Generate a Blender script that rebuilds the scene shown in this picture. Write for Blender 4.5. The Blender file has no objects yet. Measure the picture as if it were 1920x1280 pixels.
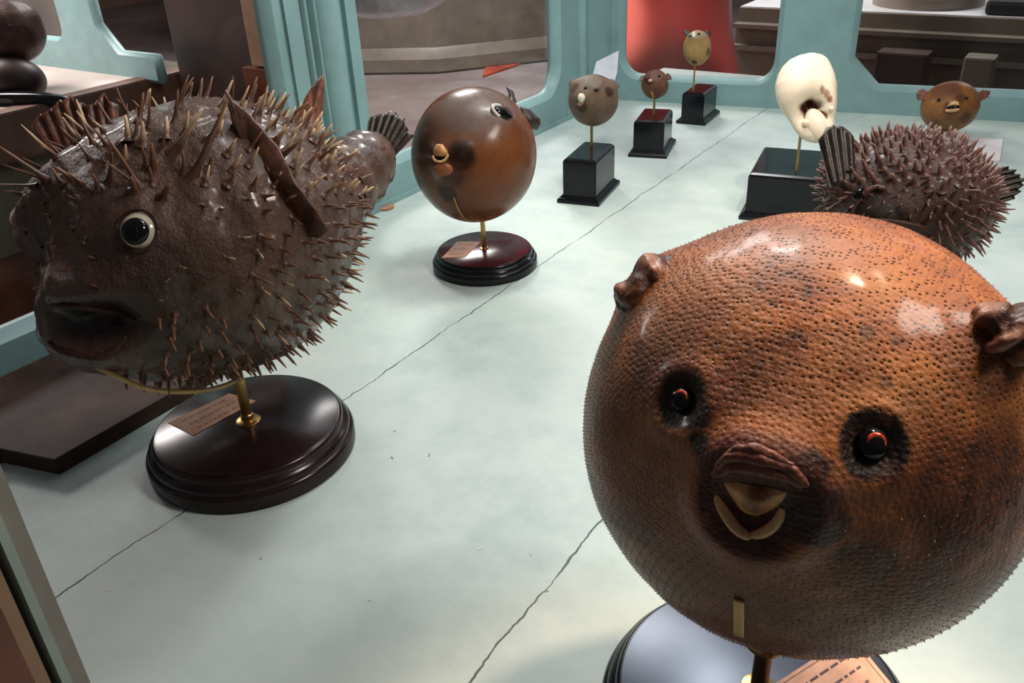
import bpy, bmesh, math, random
import numpy as np
from mathutils import Vector, Matrix
from mathutils.bvhtree import BVHTree

SC = bpy.context.scene
COL = SC.collection
random.seed(7)
RNG = np.random.default_rng(11)

# ------------------------------------------------------------------ camera
F = 1600.0
def _n(v): v = np.array(v, float); return v / np.linalg.norm(v)
_dn = _n((1100 - 960, -(3525 - 640), -F))
AZ = -_dn
AY = np.array((2178 - 960, 305 + 640, -F)); AY = _n(AY - AZ * (AY @ AZ))
AX = np.cross(AY, AZ)
RC = np.array([AX, AY, AZ])            # camera coords -> world
CAM = np.array([0, 0, 0.6])
cam = bpy.data.cameras.new('camera'); cam.lens = 30.0; cam.sensor_width = 36.0; cam.clip_start = 0.01
camo = bpy.data.objects.new('camera', cam); COL.objects.link(camo)
M = Matrix([list(RC[i]) + [CAM[i]] for i in range(3)] + [[0, 0, 0, 1]])
camo.matrix_world = M
SC.camera = camo

def ray(px, py): return RC @ np.array([px - 960, 640 - py, -F])
def fl(px, py, z=0.0):
    d = ray(px, py); return CAM + d * ((z - CAM[2]) / d[2])
def at(px, py, depth): return CAM + ray(px, py) / F * depth
def yplane(px, py, y): d = ray(px, py); return CAM + d * (y / d[1])
def xplane(px, py, x): d = ray(px, py); return CAM + d * (x / d[0])
def cv(x, y, z): return RC @ np.array([x, y, z], float)    # a direction seen as right, up, towards the viewer

# ------------------------------------------------------------------ world and light
W = bpy.data.worlds.new('world'); SC.world = W; W.use_nodes = True
W.node_tree.nodes['Background'].inputs[0].default_value = (0.80, 0.78, 0.78, 1)
W.node_tree.nodes['Background'].inputs[1].default_value = 0.09
SC.view_settings.view_transform = 'Standard'; SC.view_settings.look = 'None'
SC.view_settings.exposure = 0.0; SC.view_settings.gamma = 1.0

def aim(o, tgt):
    d = Vector(tgt) - o.location
    o.rotation_euler = d.to_track_quat('-Z', 'Y').to_euler()
def area(name, loc, tgt, size, power, col, sy=None):
    l = bpy.data.lights.new(name, 'AREA'); l.energy = power; l.color = col; l.size = size
    if sy: l.shape = 'RECTANGLE'; l.size_y = sy
    o = bpy.data.objects.new(name, l); COL.objects.link(o); o.location = loc; aim(o, tgt); return o
def spot(name, loc, tgt, deg, power, col, r=0.03, blend=0.5):
    l = bpy.data.lights.new(name, 'SPOT'); l.energy = power; l.color = col
    l.spot_size = math.radians(deg); l.spot_blend = blend; l.shadow_soft_size = r
    o = bpy.data.objects.new(name, l); COL.objects.link(o); o.location = loc; aim(o, tgt); return o
area('case_light', (-0.55, 1.5, 1.30), (-0.55, 1.45, 0), 1.0, 8.5, (0.93, 0.98, 1.0), 0.9)
area('case_lamp', (-0.62, 1.35, 1.28), (-0.62, 1.1, 0), 0.22, 7.5, (1.0, 0.99, 0.95))
area('case_light_right', (0.45, 0.85, 1.25), (-0.2, 0.5, 0.1), 0.30, 11, (1.0, 0.93, 0.85))
spot('shell_spot', (-0.05, 1.0, 1.2), (-0.41, 1.56, 0.2), 16, 24, (1.0, 0.84, 0.66), 0.02)
spot('near_fish_spot', (0.02, 0.95, 1.3), (-0.06, 0.5, 0.33), 26, 48, (1.0, 0.74, 0.50), 0.05)
area('hall_light', (-3.5, 4.5, 3.0), (-3.0, 4.0, -0.9), 2.0, 330, (1.0, 0.97, 0.95))
area('neighbour_case_light', (-3.5, 1.3, 1.2), (-3.4, 1.3, 0), 0.6, 45, (1.0, 0.93, 0.90))
spot('red_column_light', (-1.35, 2.75, 2.3), (-1.5, 3.40, 0.75), 24, 260, (1.0, 0.25, 0.35), 0.02, 0.2)
area('far_wall_light', (0.3, 5.75, 2.2), (-0.2, 6.4, 0.1), 0.8, 40, (0.95, 0.97, 1.0))
spot('red_spot', (-2.6, 2.6, 0.7), (-1.62, 3.4, 0.0), 20, 130, (1.0, 0.75, 0.65), 0.03)

# ------------------------------------------------------------------ materials
def newmat(name):
    m = bpy.data.materials.new(name); m.use_nodes = True
    nt = m.node_tree; b = nt.nodes['Principled BSDF']; return m, nt, b
def lnk(nt, a, b): nt.links.new(a, b)
def tcoord(nt): return nt.nodes.new('ShaderNodeTexCoord').outputs['Object']
def noise(nt, co, scale, detail=4, rough=0.6):
    n = nt.nodes.new('ShaderNodeTexNoise'); n.inputs['Scale'].default_value = scale
    n.inputs['Detail'].default_value = detail; n.inputs['Roughness'].default_value = rough
    if co is not None: lnk(nt, co, n.inputs['Vector'])
    return n.outputs['Fac']
def ramp(nt, fac, stops):
    r = nt.nodes.new('ShaderNodeValToRGB'); lnk(nt, fac, r.inputs[0]); e = r.color_ramp.elements
    while len(e) < len(stops): e.new(0.5)
    for k, (p, c) in enumerate(stops):
        e[k].position = p; e[k].color = tuple(c) + (1,) if len(c) == 3 else c
    return r.outputs[0]
def mixc(nt, fac, a, b, mode='MIX'):
    n = nt.nodes.new('ShaderNodeMix'); n.data_type = 'RGBA'; n.blend_type = mode
    for sock, v in ((0, fac), (6, a), (7, b)):
        if hasattr(v, 'links'): lnk(nt, v, n.inputs[sock])
        elif isinstance(v, (int, float)): n.inputs[sock].default_value = v
        else: n.inputs[sock].default_value = tuple(v) + (1,)
    return n.outputs[2]
def math_(nt, op, a, b=None, c=None, clamp=False):
    n = nt.nodes.new('ShaderNodeMath'); n.operation = op; n.use_clamp = clamp
    for k, v in enumerate((a, b, c)):
        if v is None: continue
        if hasattr(v, 'links'): lnk(nt, v, n.inputs[k])
        else: n.inputs[k].default_value = v
    return n.outputs[0]
def bump(nt, b, h, strength=0.5, dist=0.002, prev=None):
    n = nt.nodes.new('ShaderNodeBump'); n.inputs['Strength'].default_value = strength
    n.inputs['Distance'].default_value = dist; lnk(nt, h, n.inputs['Height'])
    if prev is not None: lnk(nt, prev, n.inputs['Normal'])
    lnk(nt, n.outputs[0], b.inputs['Normal']); return n.outputs[0]
def simple(name, col, rough=0.5, metal=0.0, var=0.12, scale=40, spec=0.5, bmp=0.0, coat=0.0):
    m, nt, b = newmat(name); co = tcoord(nt); f = noise(nt, co, scale)
    c2 = tuple(max(0, v * (1 - 2 * var)) for v in col); c1 = tuple(min(1, v * (1 + 2 * var)) for v in col)
    lnk(nt, ramp(nt, f, [(0.3, c2), (0.7, c1)]), b.inputs['Base Color'])
    b.inputs['Roughness'].default_value = rough; b.inputs['Metallic'].default_value = metal
    b.inputs['Specular IOR Level'].default_value = spec; b.inputs['Coat Weight'].default_value = coat
    b.inputs['Coat Roughness'].default_value = 0.1
    if bmp: bump(nt, b, f, bmp, 0.002)
    return m

TEAL = simple('teal_paint', (0.23, 0.375, 0.375), 0.45, var=0.05, scale=14)
BLACKW = simple('black_lacquer', (0.007, 0.007, 0.009), 0.16, var=0.2, scale=20, spec=0.3)
GLOSSTOP = simple('glossy_black_varnish', (0.03, 0.03, 0.036), 0.33, var=0.2, scale=20, spec=1.0)
EBONY = simple('dark_mahogany_lacquer', (0.018, 0.008, 0.009), 0.2, var=0.25, scale=18, spec=0.3)
MAROON = simple('maroon_lacquer', (0.075, 0.012, 0.018), 0.2, var=0.2, scale=18)
BRASS = simple('brass', (0.55, 0.34, 0.12), 0.32, 1.0, var=0.12, scale=60)
DULLBRASS = simple('dull_brass', (0.42, 0.27, 0.10), 0.5, 0.5, var=0.1, scale=60)
PLANKM = simple('dark_plank', (0.050, 0.028, 0.022), 0.6, var=0.35, scale=9, spec=0.15)
TAN = simple('tan_spine', (0.34, 0.19, 0.09), 0.45, var=0.35, scale=90)
DARKSP = simple('dark_spine', (0.10, 0.045, 0.03), 0.35, var=0.35, scale=90)
BROWNSP = simple('brown_spine', (0.15, 0.075, 0.05), 0.4, var=0.35, scale=70)
GREYSP = simple('purple_brown_spine', (0.15, 0.070, 0.055), 0.38, var=0.35, scale=80)
FINM = simple('dried_fin', (0.10, 0.040, 0.025), 0.42, var=0.35, scale=70, bmp=0.5)
FIND = simple('dark_dried_fin', (0.030, 0.017, 0.013), 0.42, var=0.35, scale=70, bmp=0.5)
FINR = simple('reddish_fin', (0.17, 0.055, 0.03), 0.4, var=0.3, scale=90, bmp=0.5)
BEAK = simple('beak_ivory', (0.62, 0.35, 0.165), 0.33, var=0.22, scale=70)
BEAKO = simple('orange_beak', (0.52, 0.24, 0.08), 0.35, var=0.15, scale=70)
IVORY = simple('ivory', (0.78, 0.68, 0.52), 0.35, var=0.06, scale=70)
EYEW = simple('glass_eye_white', (0.55, 0.50, 0.38), 0.08, var=0.1, scale=40, coat=1.0)
EYEB = simple('glass_eye_black', (0.004, 0.004, 0.004), 0.10, var=0.1, scale=40, spec=0.35)
IRIS = simple('red_iris', (0.55, 0.055, 0.02), 0.1, var=0.3, scale=400, coat=1.0)
CARD = simple('card', (0.72, 0.68, 0.68), 0.6, var=0.02, scale=20)
PAPER = simple('label_paper', (0.66, 0.34, 0.22), 0.7, var=0.1, scale=60)
INK = simple('ink', (0.10, 0.05, 0.04), 0.7)
YEL = simple('yellow_band', (0.50, 0.32, 0.12), 0.45, var=0.1, scale=60)
STONE = simple('brown_stone', (0.145, 0.122, 0.098), 0.4, var=0.16, scale=3)
STONE2 = simple('brown_stone_light', (0.24, 0.19, 0.155), 0.4, var=0.12, scale=3)
WOODR = simple('red_brown_wood', (0.12, 0.035, 0.018), 0.4, var=0.3, scale=6)
WOODT = simple('tan_wood', (0.26, 0.15, 0.09), 0.5, var=0.15, scale=8)
WOODB = simple('brown_wood', (0.13, 0.065, 0.045), 0.5, var=0.2, scale=5)
DARKB = simple('dark_brown_wood', (0.035, 0.017, 0.014), 0.5, var=0.3, scale=4)
OLIVE = simple('grey_olive_panel', (0.12, 0.105, 0.08), 0.5, var=0.15, scale=5)
REDM = simple('red_enamel', (0.50, 0.13, 0.10), 0.4, var=0.06, scale=4)
PALE = simple('pale_case_floor', (0.55, 0.46, 0.42), 0.5, var=0.06, scale=4)
SILV = simple('silver_foil', (0.75, 0.77, 0.80), 0.35, 0.15, var=0.1, scale=30)
BLUEG = simple('blue_grey_stone', (0.40, 0.42, 0.45), 0.5, var=0.08, scale=4)
SHELLM = simple('shell_ivory', (0.86, 0.70, 0.52), 0.28, var=0.05, scale=25)

def glassmat():
    m = bpy.data.materials.new('pane_glass'); m.use_nodes = True; nt = m.node_tree
    for n in list(nt.nodes): nt.nodes.remove(n)
    o = nt.nodes.new('ShaderNodeOutputMaterial'); mx = nt.nodes.new('ShaderNodeMixShader')
    t = nt.nodes.new('ShaderNodeBsdfTransparent'); t.inputs[0].default_value = (0.92, 0.92, 0.92, 1)
    g = nt.nodes.new('ShaderNodeBsdfGlossy'); g.inputs['Roughness'].default_value = 0.02
    fr = nt.nodes.new('ShaderNodeFresnel'); fr.inputs[0].default_value = 1.12
    lnk(nt, fr.outputs[0], mx.inputs[0]); lnk(nt, t.outputs[0], mx.inputs[1]); lnk(nt, g.outputs[0], mx.inputs[2])
    lnk(nt, mx.outputs[0], o.inputs[0]); return m
GLASS = glassmat()

def floormat():
    m, nt, b = newmat('painted_case_floor'); co = tcoord(nt)
    n1 = noise(nt, co, 2.6, 5); n2 = noise(nt, co, 14, 6, 0.7)
    f = math_(nt, 'ADD', math_(nt, 'MULTIPLY', n1, 0.65), math_(nt, 'MULTIPLY', n2, 0.35))
    c = ramp(nt, f, [(0.36, (0.37, 0.45, 0.435)), (0.5, (0.51, 0.595, 0.55)), (0.62, (0.61, 0.67, 0.60))])
    n3 = noise(nt, co, 1.3, 3, 0.5); c = mixc(nt, math_(nt, 'MULTIPLY', math_(nt, 'SUBTRACT', n3, 0.45), 2.0, clamp=True), c, (0.45, 0.50, 0.54))
    sx = nt.nodes.new('ShaderNodeSeparateXYZ'); lnk(nt, co, sx.inputs[0])
    tot = None
    def wob(scale, amp, seed):
        cb = nt.nodes.new('ShaderNodeCombineXYZ'); lnk(nt, math_(nt, 'ADD', sx.outputs[1], seed), cb.inputs[1])
        n = noise(nt, cb.outputs[0], scale, 3, 0.6)
        return math_(nt, 'MULTIPLY', math_(nt, 'SUBTRACT', n, 0.5), amp)
    for x0, amp, thr in ((-0.722, 0.022, 1.0), (-0.322, 0.018, 1.2), (0.10, 0.018, 1.0)):
        off = math_(nt, 'ADD', wob(7, amp, x0 * 9), wob(45, 0.008, x0 * 5))
        d = math_(nt, 'ABSOLUTE', math_(nt, 'ADD', math_(nt, 'SUBTRACT', sx.outputs[0], x0), off))
        wd = math_(nt, 'MULTIPLY', math_(nt, 'ADD', wob(16, 4.0, x0 * 3), 1.05, clamp=False), 0.0011 * thr)
        wd = math_(nt, 'MAXIMUM', wd, 0.00012)
        c1 = math_(nt, 'SUBTRACT', 1.0, math_(nt, 'DIVIDE', d, wd), clamp=True)
        tot = c1 if tot is None else math_(nt, 'MAXIMUM', tot, c1)
    cr = math_(nt, 'MULTIPLY', tot, 1.6, clamp=True)
    c = mixc(nt, cr, c, (0.03, 0.035, 0.04))
    lnk(nt, c, b.inputs['Base Color']); b.inputs['Roughness'].default_value = 0.55
    h = math_(nt, 'SUBTRACT', math_(nt, 'MULTIPLY', n2, 0.15), cr)
    bump(nt, b, h, 0.3, 0.0015); return m

def marble():
    m, nt, b = newmat('hall_marble'); co = tcoord(nt)
    f = noise(nt, co, 0.8, 6, 0.7)
    c = ramp(nt, f, [(0.3, (0.15, 0.105, 0.10)), (0.5, (0.22, 0.18, 0.175)), (0.7, (0.36, 0.33, 0.34))])
    lnk(nt, c, b.inputs['Base Color']); b.inputs['Roughness'].default_value = 0.35; return m

def skin(name, stops, nscale, rough=(0.25, 0.5), pores=None, bscale=90, bstr=0.4, coat=0.0, bdist=0.0025, stains=True, spec=0.17):
    """dried fish skin: noise ramp, with stains held on the mesh, and pores"""
    m, nt, b = newmat(name); co = tcoord(nt)
    n1 = noise(nt, co, nscale, 6, 0.65); n2 = noise(nt, co, nscale * 6, 5, 0.7)
    f = math_(nt, 'ADD', math_(nt, 'MULTIPLY', n1, 0.7), math_(nt, 'MULTIPLY', n2, 0.3))
    c = ramp(nt, f, stops)
    at_ = nt.nodes.new('ShaderNodeAttribute'); at_.attribute_name = 'stain'
    if stains: aa = math_(nt, 'MULTIPLY', at_.outputs['Alpha'], math_(nt, 'ADD', math_(nt, 'MULTIPLY', n2, 1.6), 0.25), clamp=True)
    if stains: c = mixc(nt, aa, c, at_.outputs['Color'])
    h = noise(nt, co, bscale, 6, 0.7)
    if pores:
        v = nt.nodes.new('ShaderNodeTexVoronoi'); v.inputs['Scale'].default_value = pores
        v.inputs['Randomness'].default_value = 0.55
        lnk(nt, co, v.inputs['Vector'])
        p = math_(nt, 'SUBTRACT', 1.0, math_(nt, 'MULTIPLY', math_(nt, 'SUBTRACT', v.outputs['Distance'], 0.10), 5.0), clamp=True)
        dens = nt.nodes.new('ShaderNodeAttribute'); dens.attribute_name = 'pore'
        pm = math_(nt, 'MULTIPLY', p, dens.outputs['Fac'])
        c = mixc(nt, math_(nt, 'MULTIPLY', pm, 0.85), c, (0.035, 0.010, 0.006))
        h = math_(nt, 'SUBTRACT', math_(nt, 'MULTIPLY', h, 0.5), math_(nt, 'MULTIPLY', pm, 0.9))
        h = math_(nt, 'SUBTRACT', h, math_(nt, 'MULTIPLY', v.outputs['Distance'], -0.35))
    lnk(nt, c, b.inputs['Base Color'])
    r = nt.nodes.new('ShaderNodeMapRange'); lnk(nt, n2, r.inputs[0])
    r.inputs[1].default_value = 0.3; r.inputs[2].default_value = 0.7
    r.inputs[3].default_value = rough[0]; r.inputs[4].default_value = rough[1]
    lnk(nt, r.outputs[0], b.inputs['Roughness'])
    b.inputs['Coat Weight'].default_value = coat * 0.5; b.inputs['Coat Roughness'].default_value = 0.15; b.inputs['Specular IOR Level'].default_value = spec
    bump(nt, b, h, bstr, bdist); return m

SK_NEAR = skin('amber_puffer_skin', [(0.36, (0.09, 0.022, 0.009)), (0.48, (0.30, 0.080, 0.022)), (0.62, (0.55, 0.20, 0.050))], 20,
               (0.30, 0.50), pores=330, bscale=160, bstr=0.8, coat=0.35, spec=0.2)
SK_PORC = skin('brown_porcupine_skin', [(0.32, (0.045, 0.019, 0.012)), (0.5, (0.095, 0.042, 0.027)), (0.68, (0.17, 0.082, 0.055))], 12,
               (0.16, 0.42), bscale=42, bstr=1.0, coat=0.8, bdist=0.007, spec=0.25)
SK_SPINY = skin('purple_brown_spiny_skin', [(0.32, (0.045, 0.022, 0.018)), (0.5, (0.085, 0.045, 0.037)), (0.68, (0.14, 0.08, 0.068))], 16,
                (0.25, 0.5), bscale=60, bstr=0.8, coat=0.3, bdist=0.004)
SK_MID = skin('smooth_chestnut_skin', [(0.32, (0.085, 0.026, 0.012)), (0.5, (0.17, 0.055, 0.022)), (0.68, (0.26, 0.095, 0.035))], 10,
              (0.2, 0.4), bscale=60, bstr=0.15, coat=0.4)
SK_GREY = skin('grey_brown_skin', [(0.3, (0.10, 0.062, 0.042)), (0.7, (0.19, 0.125, 0.085))], 22, (0.4, 0.6), bscale=120, bstr=0.3)
SK_RED = skin('red_brown_skin', [(0.3, (0.07, 0.028, 0.018)), (0.7, (0.20, 0.09, 0.055))], 40, (0.35, 0.6), bscale=150, bstr=0.4)
SK_YEL = skin('yellow_ochre_skin', [(0.3, (0.26, 0.15, 0.055)), (0.7, (0.46, 0.30, 0.12))], 22, (0.4, 0.6), bscale=120, bstr=0.2)
SK_AMB = skin('olive_amber_skin', [(0.3, (0.15, 0.055, 0.022)), (0.7, (0.30, 0.13, 0.04))], 24, (0.3, 0.5), bscale=120, bstr=0.2, coat=0.2)

# ------------------------------------------------------------------ mesh helpers
def link(name, me, mat=None, parent=None, smooth=True):
    o = bpy.data.objects.new(name, me); COL.objects.link(o)
    if mat is not None:
        for mm in (mat if isinstance(mat, (list, tuple)) else [mat]): me.materials.append(mm)
    if smooth:
        me.polygons.foreach_set('use_smooth', [True] * len(me.polygons))
    if parent is not None: put(o, parent)
    return o
def put(o, parent):
    o.parent = parent
    o.matrix_parent_inverse = Matrix.Translation(-Vector(world_loc(parent)))
def world_loc(o):
    v = Vector(o.location)
    if o.parent: pass
    return v if o.type == 'EMPTY' else Vector((0, 0, 0))
def mk(name, verts, faces, mat=None, parent=None, smooth=True):
    me = bpy.data.meshes.new(name); me.from_pydata([tuple(map(float, v)) for v in verts], [], [tuple(map(int, f)) for f in faces])
    me.update(); return link(name, me, mat, parent, smooth)
def frombm(name, bm, mat=None, parent=None, smooth=True):
    bmesh.ops.recalc_face_normals(bm, faces=bm.faces)
    me = bpy.data.meshes.new(name); bm.to_mesh(me); bm.free(); return link(name, me, mat, parent, smooth)
def thing(name, loc, label, cat, group=None):
    o = bpy.data.objects.new(name, None); COL.objects.link(o); o.location = loc; o.empty_display_size = 0.02
    o['label'] = label; o['category'] = cat
    if group: o['group'] = group
    return o
def tag(o, label, cat, group=None):
    o['label'] = label; o['category'] = cat
    if group: o['group'] = group
    return o
def struct(o): o['kind'] = 'structure'; return o

def prism(bm, poly, z0, z1):
    lo = [bm.verts.new((p[0], p[1], z0)) for p in poly]; hi = [bm.verts.new((p[0], p[1], z1)) for p in poly]
    n = len(poly); bm.faces.new(lo[::-1]); bm.faces.new(hi)
    for i in range(n): bm.faces.new((lo[i], lo[(i + 1) % n], hi[(i + 1) % n], hi[i]))
def box(bm, x0, x1, y0, y1, z0, z1): prism(bm, [(x0, y0), (x1, y0), (x1, y1), (x0, y1)], z0, z1)
def bevel(bm, off, seg=2):
    bmesh.ops.bevel(bm, geom=list(bm.edges), offset=off, segments=seg, affect='EDGES', profile=0.6)
def lathe(name, prof, centre, mat, parent=None, n=72, sx=1, sy=1, axis=None):
    """prof: (r, z) from bottom to top"""
    vs, fs = [], []
    for r, z in prof:
        for k in range(n):
            a = 2 * math.pi * k / n; vs.append((r * math.cos(a) * sx, r * math.sin(a) * sy, z))
    m = len(prof)
    for j in range(m - 1):
        for k in range(n):
            a, b = j * n + k, j * n + (k + 1) % n
            fs.append((a, b, b + n, a + n))
    fs.append(tuple(range(n))[::-1]); fs.append(tuple((m - 1) * n + k for k in range(n)))
    vs = np.array(vs)
    if axis is not None:
        z = _n(axis); x = _n(np.cross(z, (0.123, 0.9, 0.3))); y = np.cross(z, x)
        vs = vs @ np.array([x, y, z])
    vs = vs + np.array(centre)
    o = mk(name, vs, fs, mat, parent, True)
    return sharp(o)
def sharp(o, deg=38):
    bm = bmesh.new(); bm.from_mesh(o.data)
    for e in bm.edges:
        if len(e.link_faces) == 2 and e.calc_face_angle(0) > math.radians(deg): e.smooth = False
    bm.to_mesh(o.data); bm.free(); return o
def tube_geo(pts, rad, n=8, flat=1.0, updir=None):
    pts = [np.array(p, float) for p in pts]; vs, fs = [], []
    if not hasattr(rad, '__len__'): rad = [rad] * len(pts)
    ref = np.array(updir if updir is not None else (0.31, 0.2, 0.93), float)
    for i, p in enumerate(pts):
        t = pts[min(i + 1, len(pts) - 1)] - pts[max(i - 1, 0)]; t = _n(t)
        x = _n(np.cross(t, ref)); y = np.cross(x, t)
        for k in range(n):
            a = 2 * math.pi * k / n
            vs.append(p + rad[i] * (x * math.cos(a) + y * math.sin(a) * flat))
    for i in range(len(pts) - 1):
        for k in range(n):
            a, b = i * n + k, i * n + (k + 1) % n; fs.append((a, b, b + n, a + n))
    fs.append(tuple(range(n))[::-1]); fs.append(tuple((len(pts) - 1) * n + k for k in range(n)))
    return vs, fs
def tube(name, pts, rad, mat, parent=None, n=10, flat=1.0, updir=None):
    v, f = tube_geo(pts, rad, n, flat, updir); return mk(name, v, f, mat, parent)
def bez(p, n=20):
    """Catmull-Rom through the points"""
    p = [np.array(q, float) for q in p]; P = [2 * p[0] - p[1]] + p + [2 * p[-1] - p[-2]]; out = []
    for i in range(1, len(P) - 2):
        for k in range(n):
            t = k / n; a, b, c, d = P[i - 1], P[i], P[i + 1], P[i + 2]
            out.append(0.5 * ((2 * b) + (c - a) * t + (2 * a - 5 * b + 4 * c - d) * t * t + (3 * b - a - 3 * c + d) * t ** 3))
    out.append(p[-1]); return out
def basis(nrm, up=None):
    """right, up, out at a surface point"""
    o = _n(nrm); u = np.array(up if up is not None else cv(0, 1, 0)); u = _n(u - o * (u @ o)); r = np.cross(u, o)
    return r, u, o
def dome(name, c, nrm, outline, h, mat, parent, up=None, rings=8, back=0.004, smooth=True, pw=0.5):
    """solid cushion whose rim follows the outline (right, up) in metres around c"""
    r, u, o = basis(nrm, up); c = np.array(c)
    out = np.array(outline); ctr = out.mean(0); n = len(out); vs, fs = [], []
    for j in range(rings):
        s = 1 - j / rings
        for q in out:
            w = ctr + (q - ctr) * s
            vs.append(c + r * w[0] + u * w[1] + o * (h * (1 - s * s) ** pw))
    vs.append(c + r * ctr[0] + u * ctr[1] + o * h)
    for j in range(rings - 1):
        for k in range(n):
            a, b = j * n + k, j * n + (k + 1) % n; fs.append((a, b, b + n, a + n))
    for k in range(n): fs.append(((rings - 1) * n + k, (rings - 1) * n + (k + 1) % n, rings * n))
    base = len(vs)
    for q in out: vs.append(c + r * q[0] + u * q[1] - o * back)
    for k in range(n): fs.append((base + k, base + (k + 1) % n, (k + 1) % n, k))
    fs.append(tuple(base + k for k in range(n))[::-1])
    return mk(name, vs, fs, mat, parent, smooth)
def ell(a, b, n=24, rot=0):
    return [(a * math.cos(t) * math.cos(rot) - b * math.sin(t) * math.sin(rot), a * math.cos(t) * math.sin(rot) + b * math.sin(t) * math.cos(rot))
            for t in [2 * math.pi * k / n for k in range(n)]]
def fin(name, base, d, spread, L, w0, w1, mat, parent, n=9, ragged=0.08, curl=0.1, rip=0.03, thick=0.0016, round_=0.25, seed=0):
    """ribbed fan: root at base, running along d, widening along spread"""
    rg = random.Random(seed); d = _n(d); spread = _n(np.array(spread) - d * (np.array(spread) @ d)); nn = np.cross(d, spread)
    nu, nv = 4 * n + 1, 12; top = []
    tips = [1 + rg.uniform(-ragged, ragged) for _ in range(n + 1)]
    for i in range(nu):
        s = -1 + 2 * i / (nu - 1); k = (s + 1) / 2 * n; k0 = min(int(k), n - 1); fr = k - k0
        tip = tips[k0] * (1 - fr) + tips[k0 + 1] * fr
        tip *= (1 - round_ * s * s) * (1 - ragged * 0.7 * (0.5 - 0.5 * math.cos(2 * math.pi * fr)))
        row = []
        for j in range(nv):
            t = j / (nv - 1)
            p = np.array(base) + spread * s * (w0 + (w1 - w0) * t ** 0.8) + d * (L * t * tip) + nn * (curl * L * t * t + rip * L * math.cos(2 * math.pi * k) * (0.3 + 0.7 * t))
            row.append(p)
        top.append(row)
    vs, fs = [], []
    for sgn in (1, -1):
        for i in range(nu):
            for j in range(nv):
                vs.append(top[i][j] + nn * sgn * thick * (1.1 - 0.6 * j / (nv - 1)))
    o2 = nu * nv; I = lambda i, j: i * nv + j
    for i in range(nu - 1):
        for j in range(nv - 1):
            fs.append((I(i, j), I(i + 1, j), I(i + 1, j + 1), I(i, j + 1)))
            fs.append((o2 + I(i, j), o2 + I(i, j + 1), o2 + I(i + 1, j + 1), o2 + I(i + 1, j)))
    for i in range(nu - 1):
        for j in (0, nv - 1): fs.append((I(i, j), I(i + 1, j), o2 + I(i + 1, j), o2 + I(i, j)) if j else (I(i, j), o2 + I(i, j), o2 + I(i + 1, j), I(i + 1, j)))
    for j in range(nv - 1):
        for i in (0, nu - 1): fs.append((I(i, j), I(i, j + 1), o2 + I(i, j + 1), o2 + I(i, j)) if not i else (I(i, j), o2 + I(i, j), o2 + I(i, j + 1), I(i, j + 1)))
    return mk(name, vs, fs, mat, parent)

def ico(sub):
    bm = bmesh.new(); bmesh.ops.create_icosphere(bm, subdivisions=sub, radius=1.0)
    bm.verts.ensure_lookup_table(); v = np.array([x.co[:] for x in bm.verts]); f = [tuple(q.index for q in p.verts) for p in bm.faces]; bm.free(); return v, f
def wob(p, freq, seed):
    """cheap smooth noise on points"""
    rg = np.random.default_rng(seed); s = np.zeros(len(p))
    for k in range(7):
        w = rg.normal(size=3); w = w / np.linalg.norm(w) * freq * (0.7 + 0.25 * k); s += np.sin(p @ w + rg.uniform(0, 6.28)) / (1 + 0.25 * k)
    return s / 4
def jitter(o, amp, freq, seed):
    n_ = len(o.data.vertices); v = np.zeros(3 * n_, np.float32); o.data.vertices.foreach_get('co', v); v = v.reshape(-1, 3).astype(float)
    v = v + np.stack([wob(v, freq, seed + k) for k in range(3)], 1) * amp; o.data.vertices.foreach_set('co', v.astype(np.float32).ravel()); o.data.update()
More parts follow.
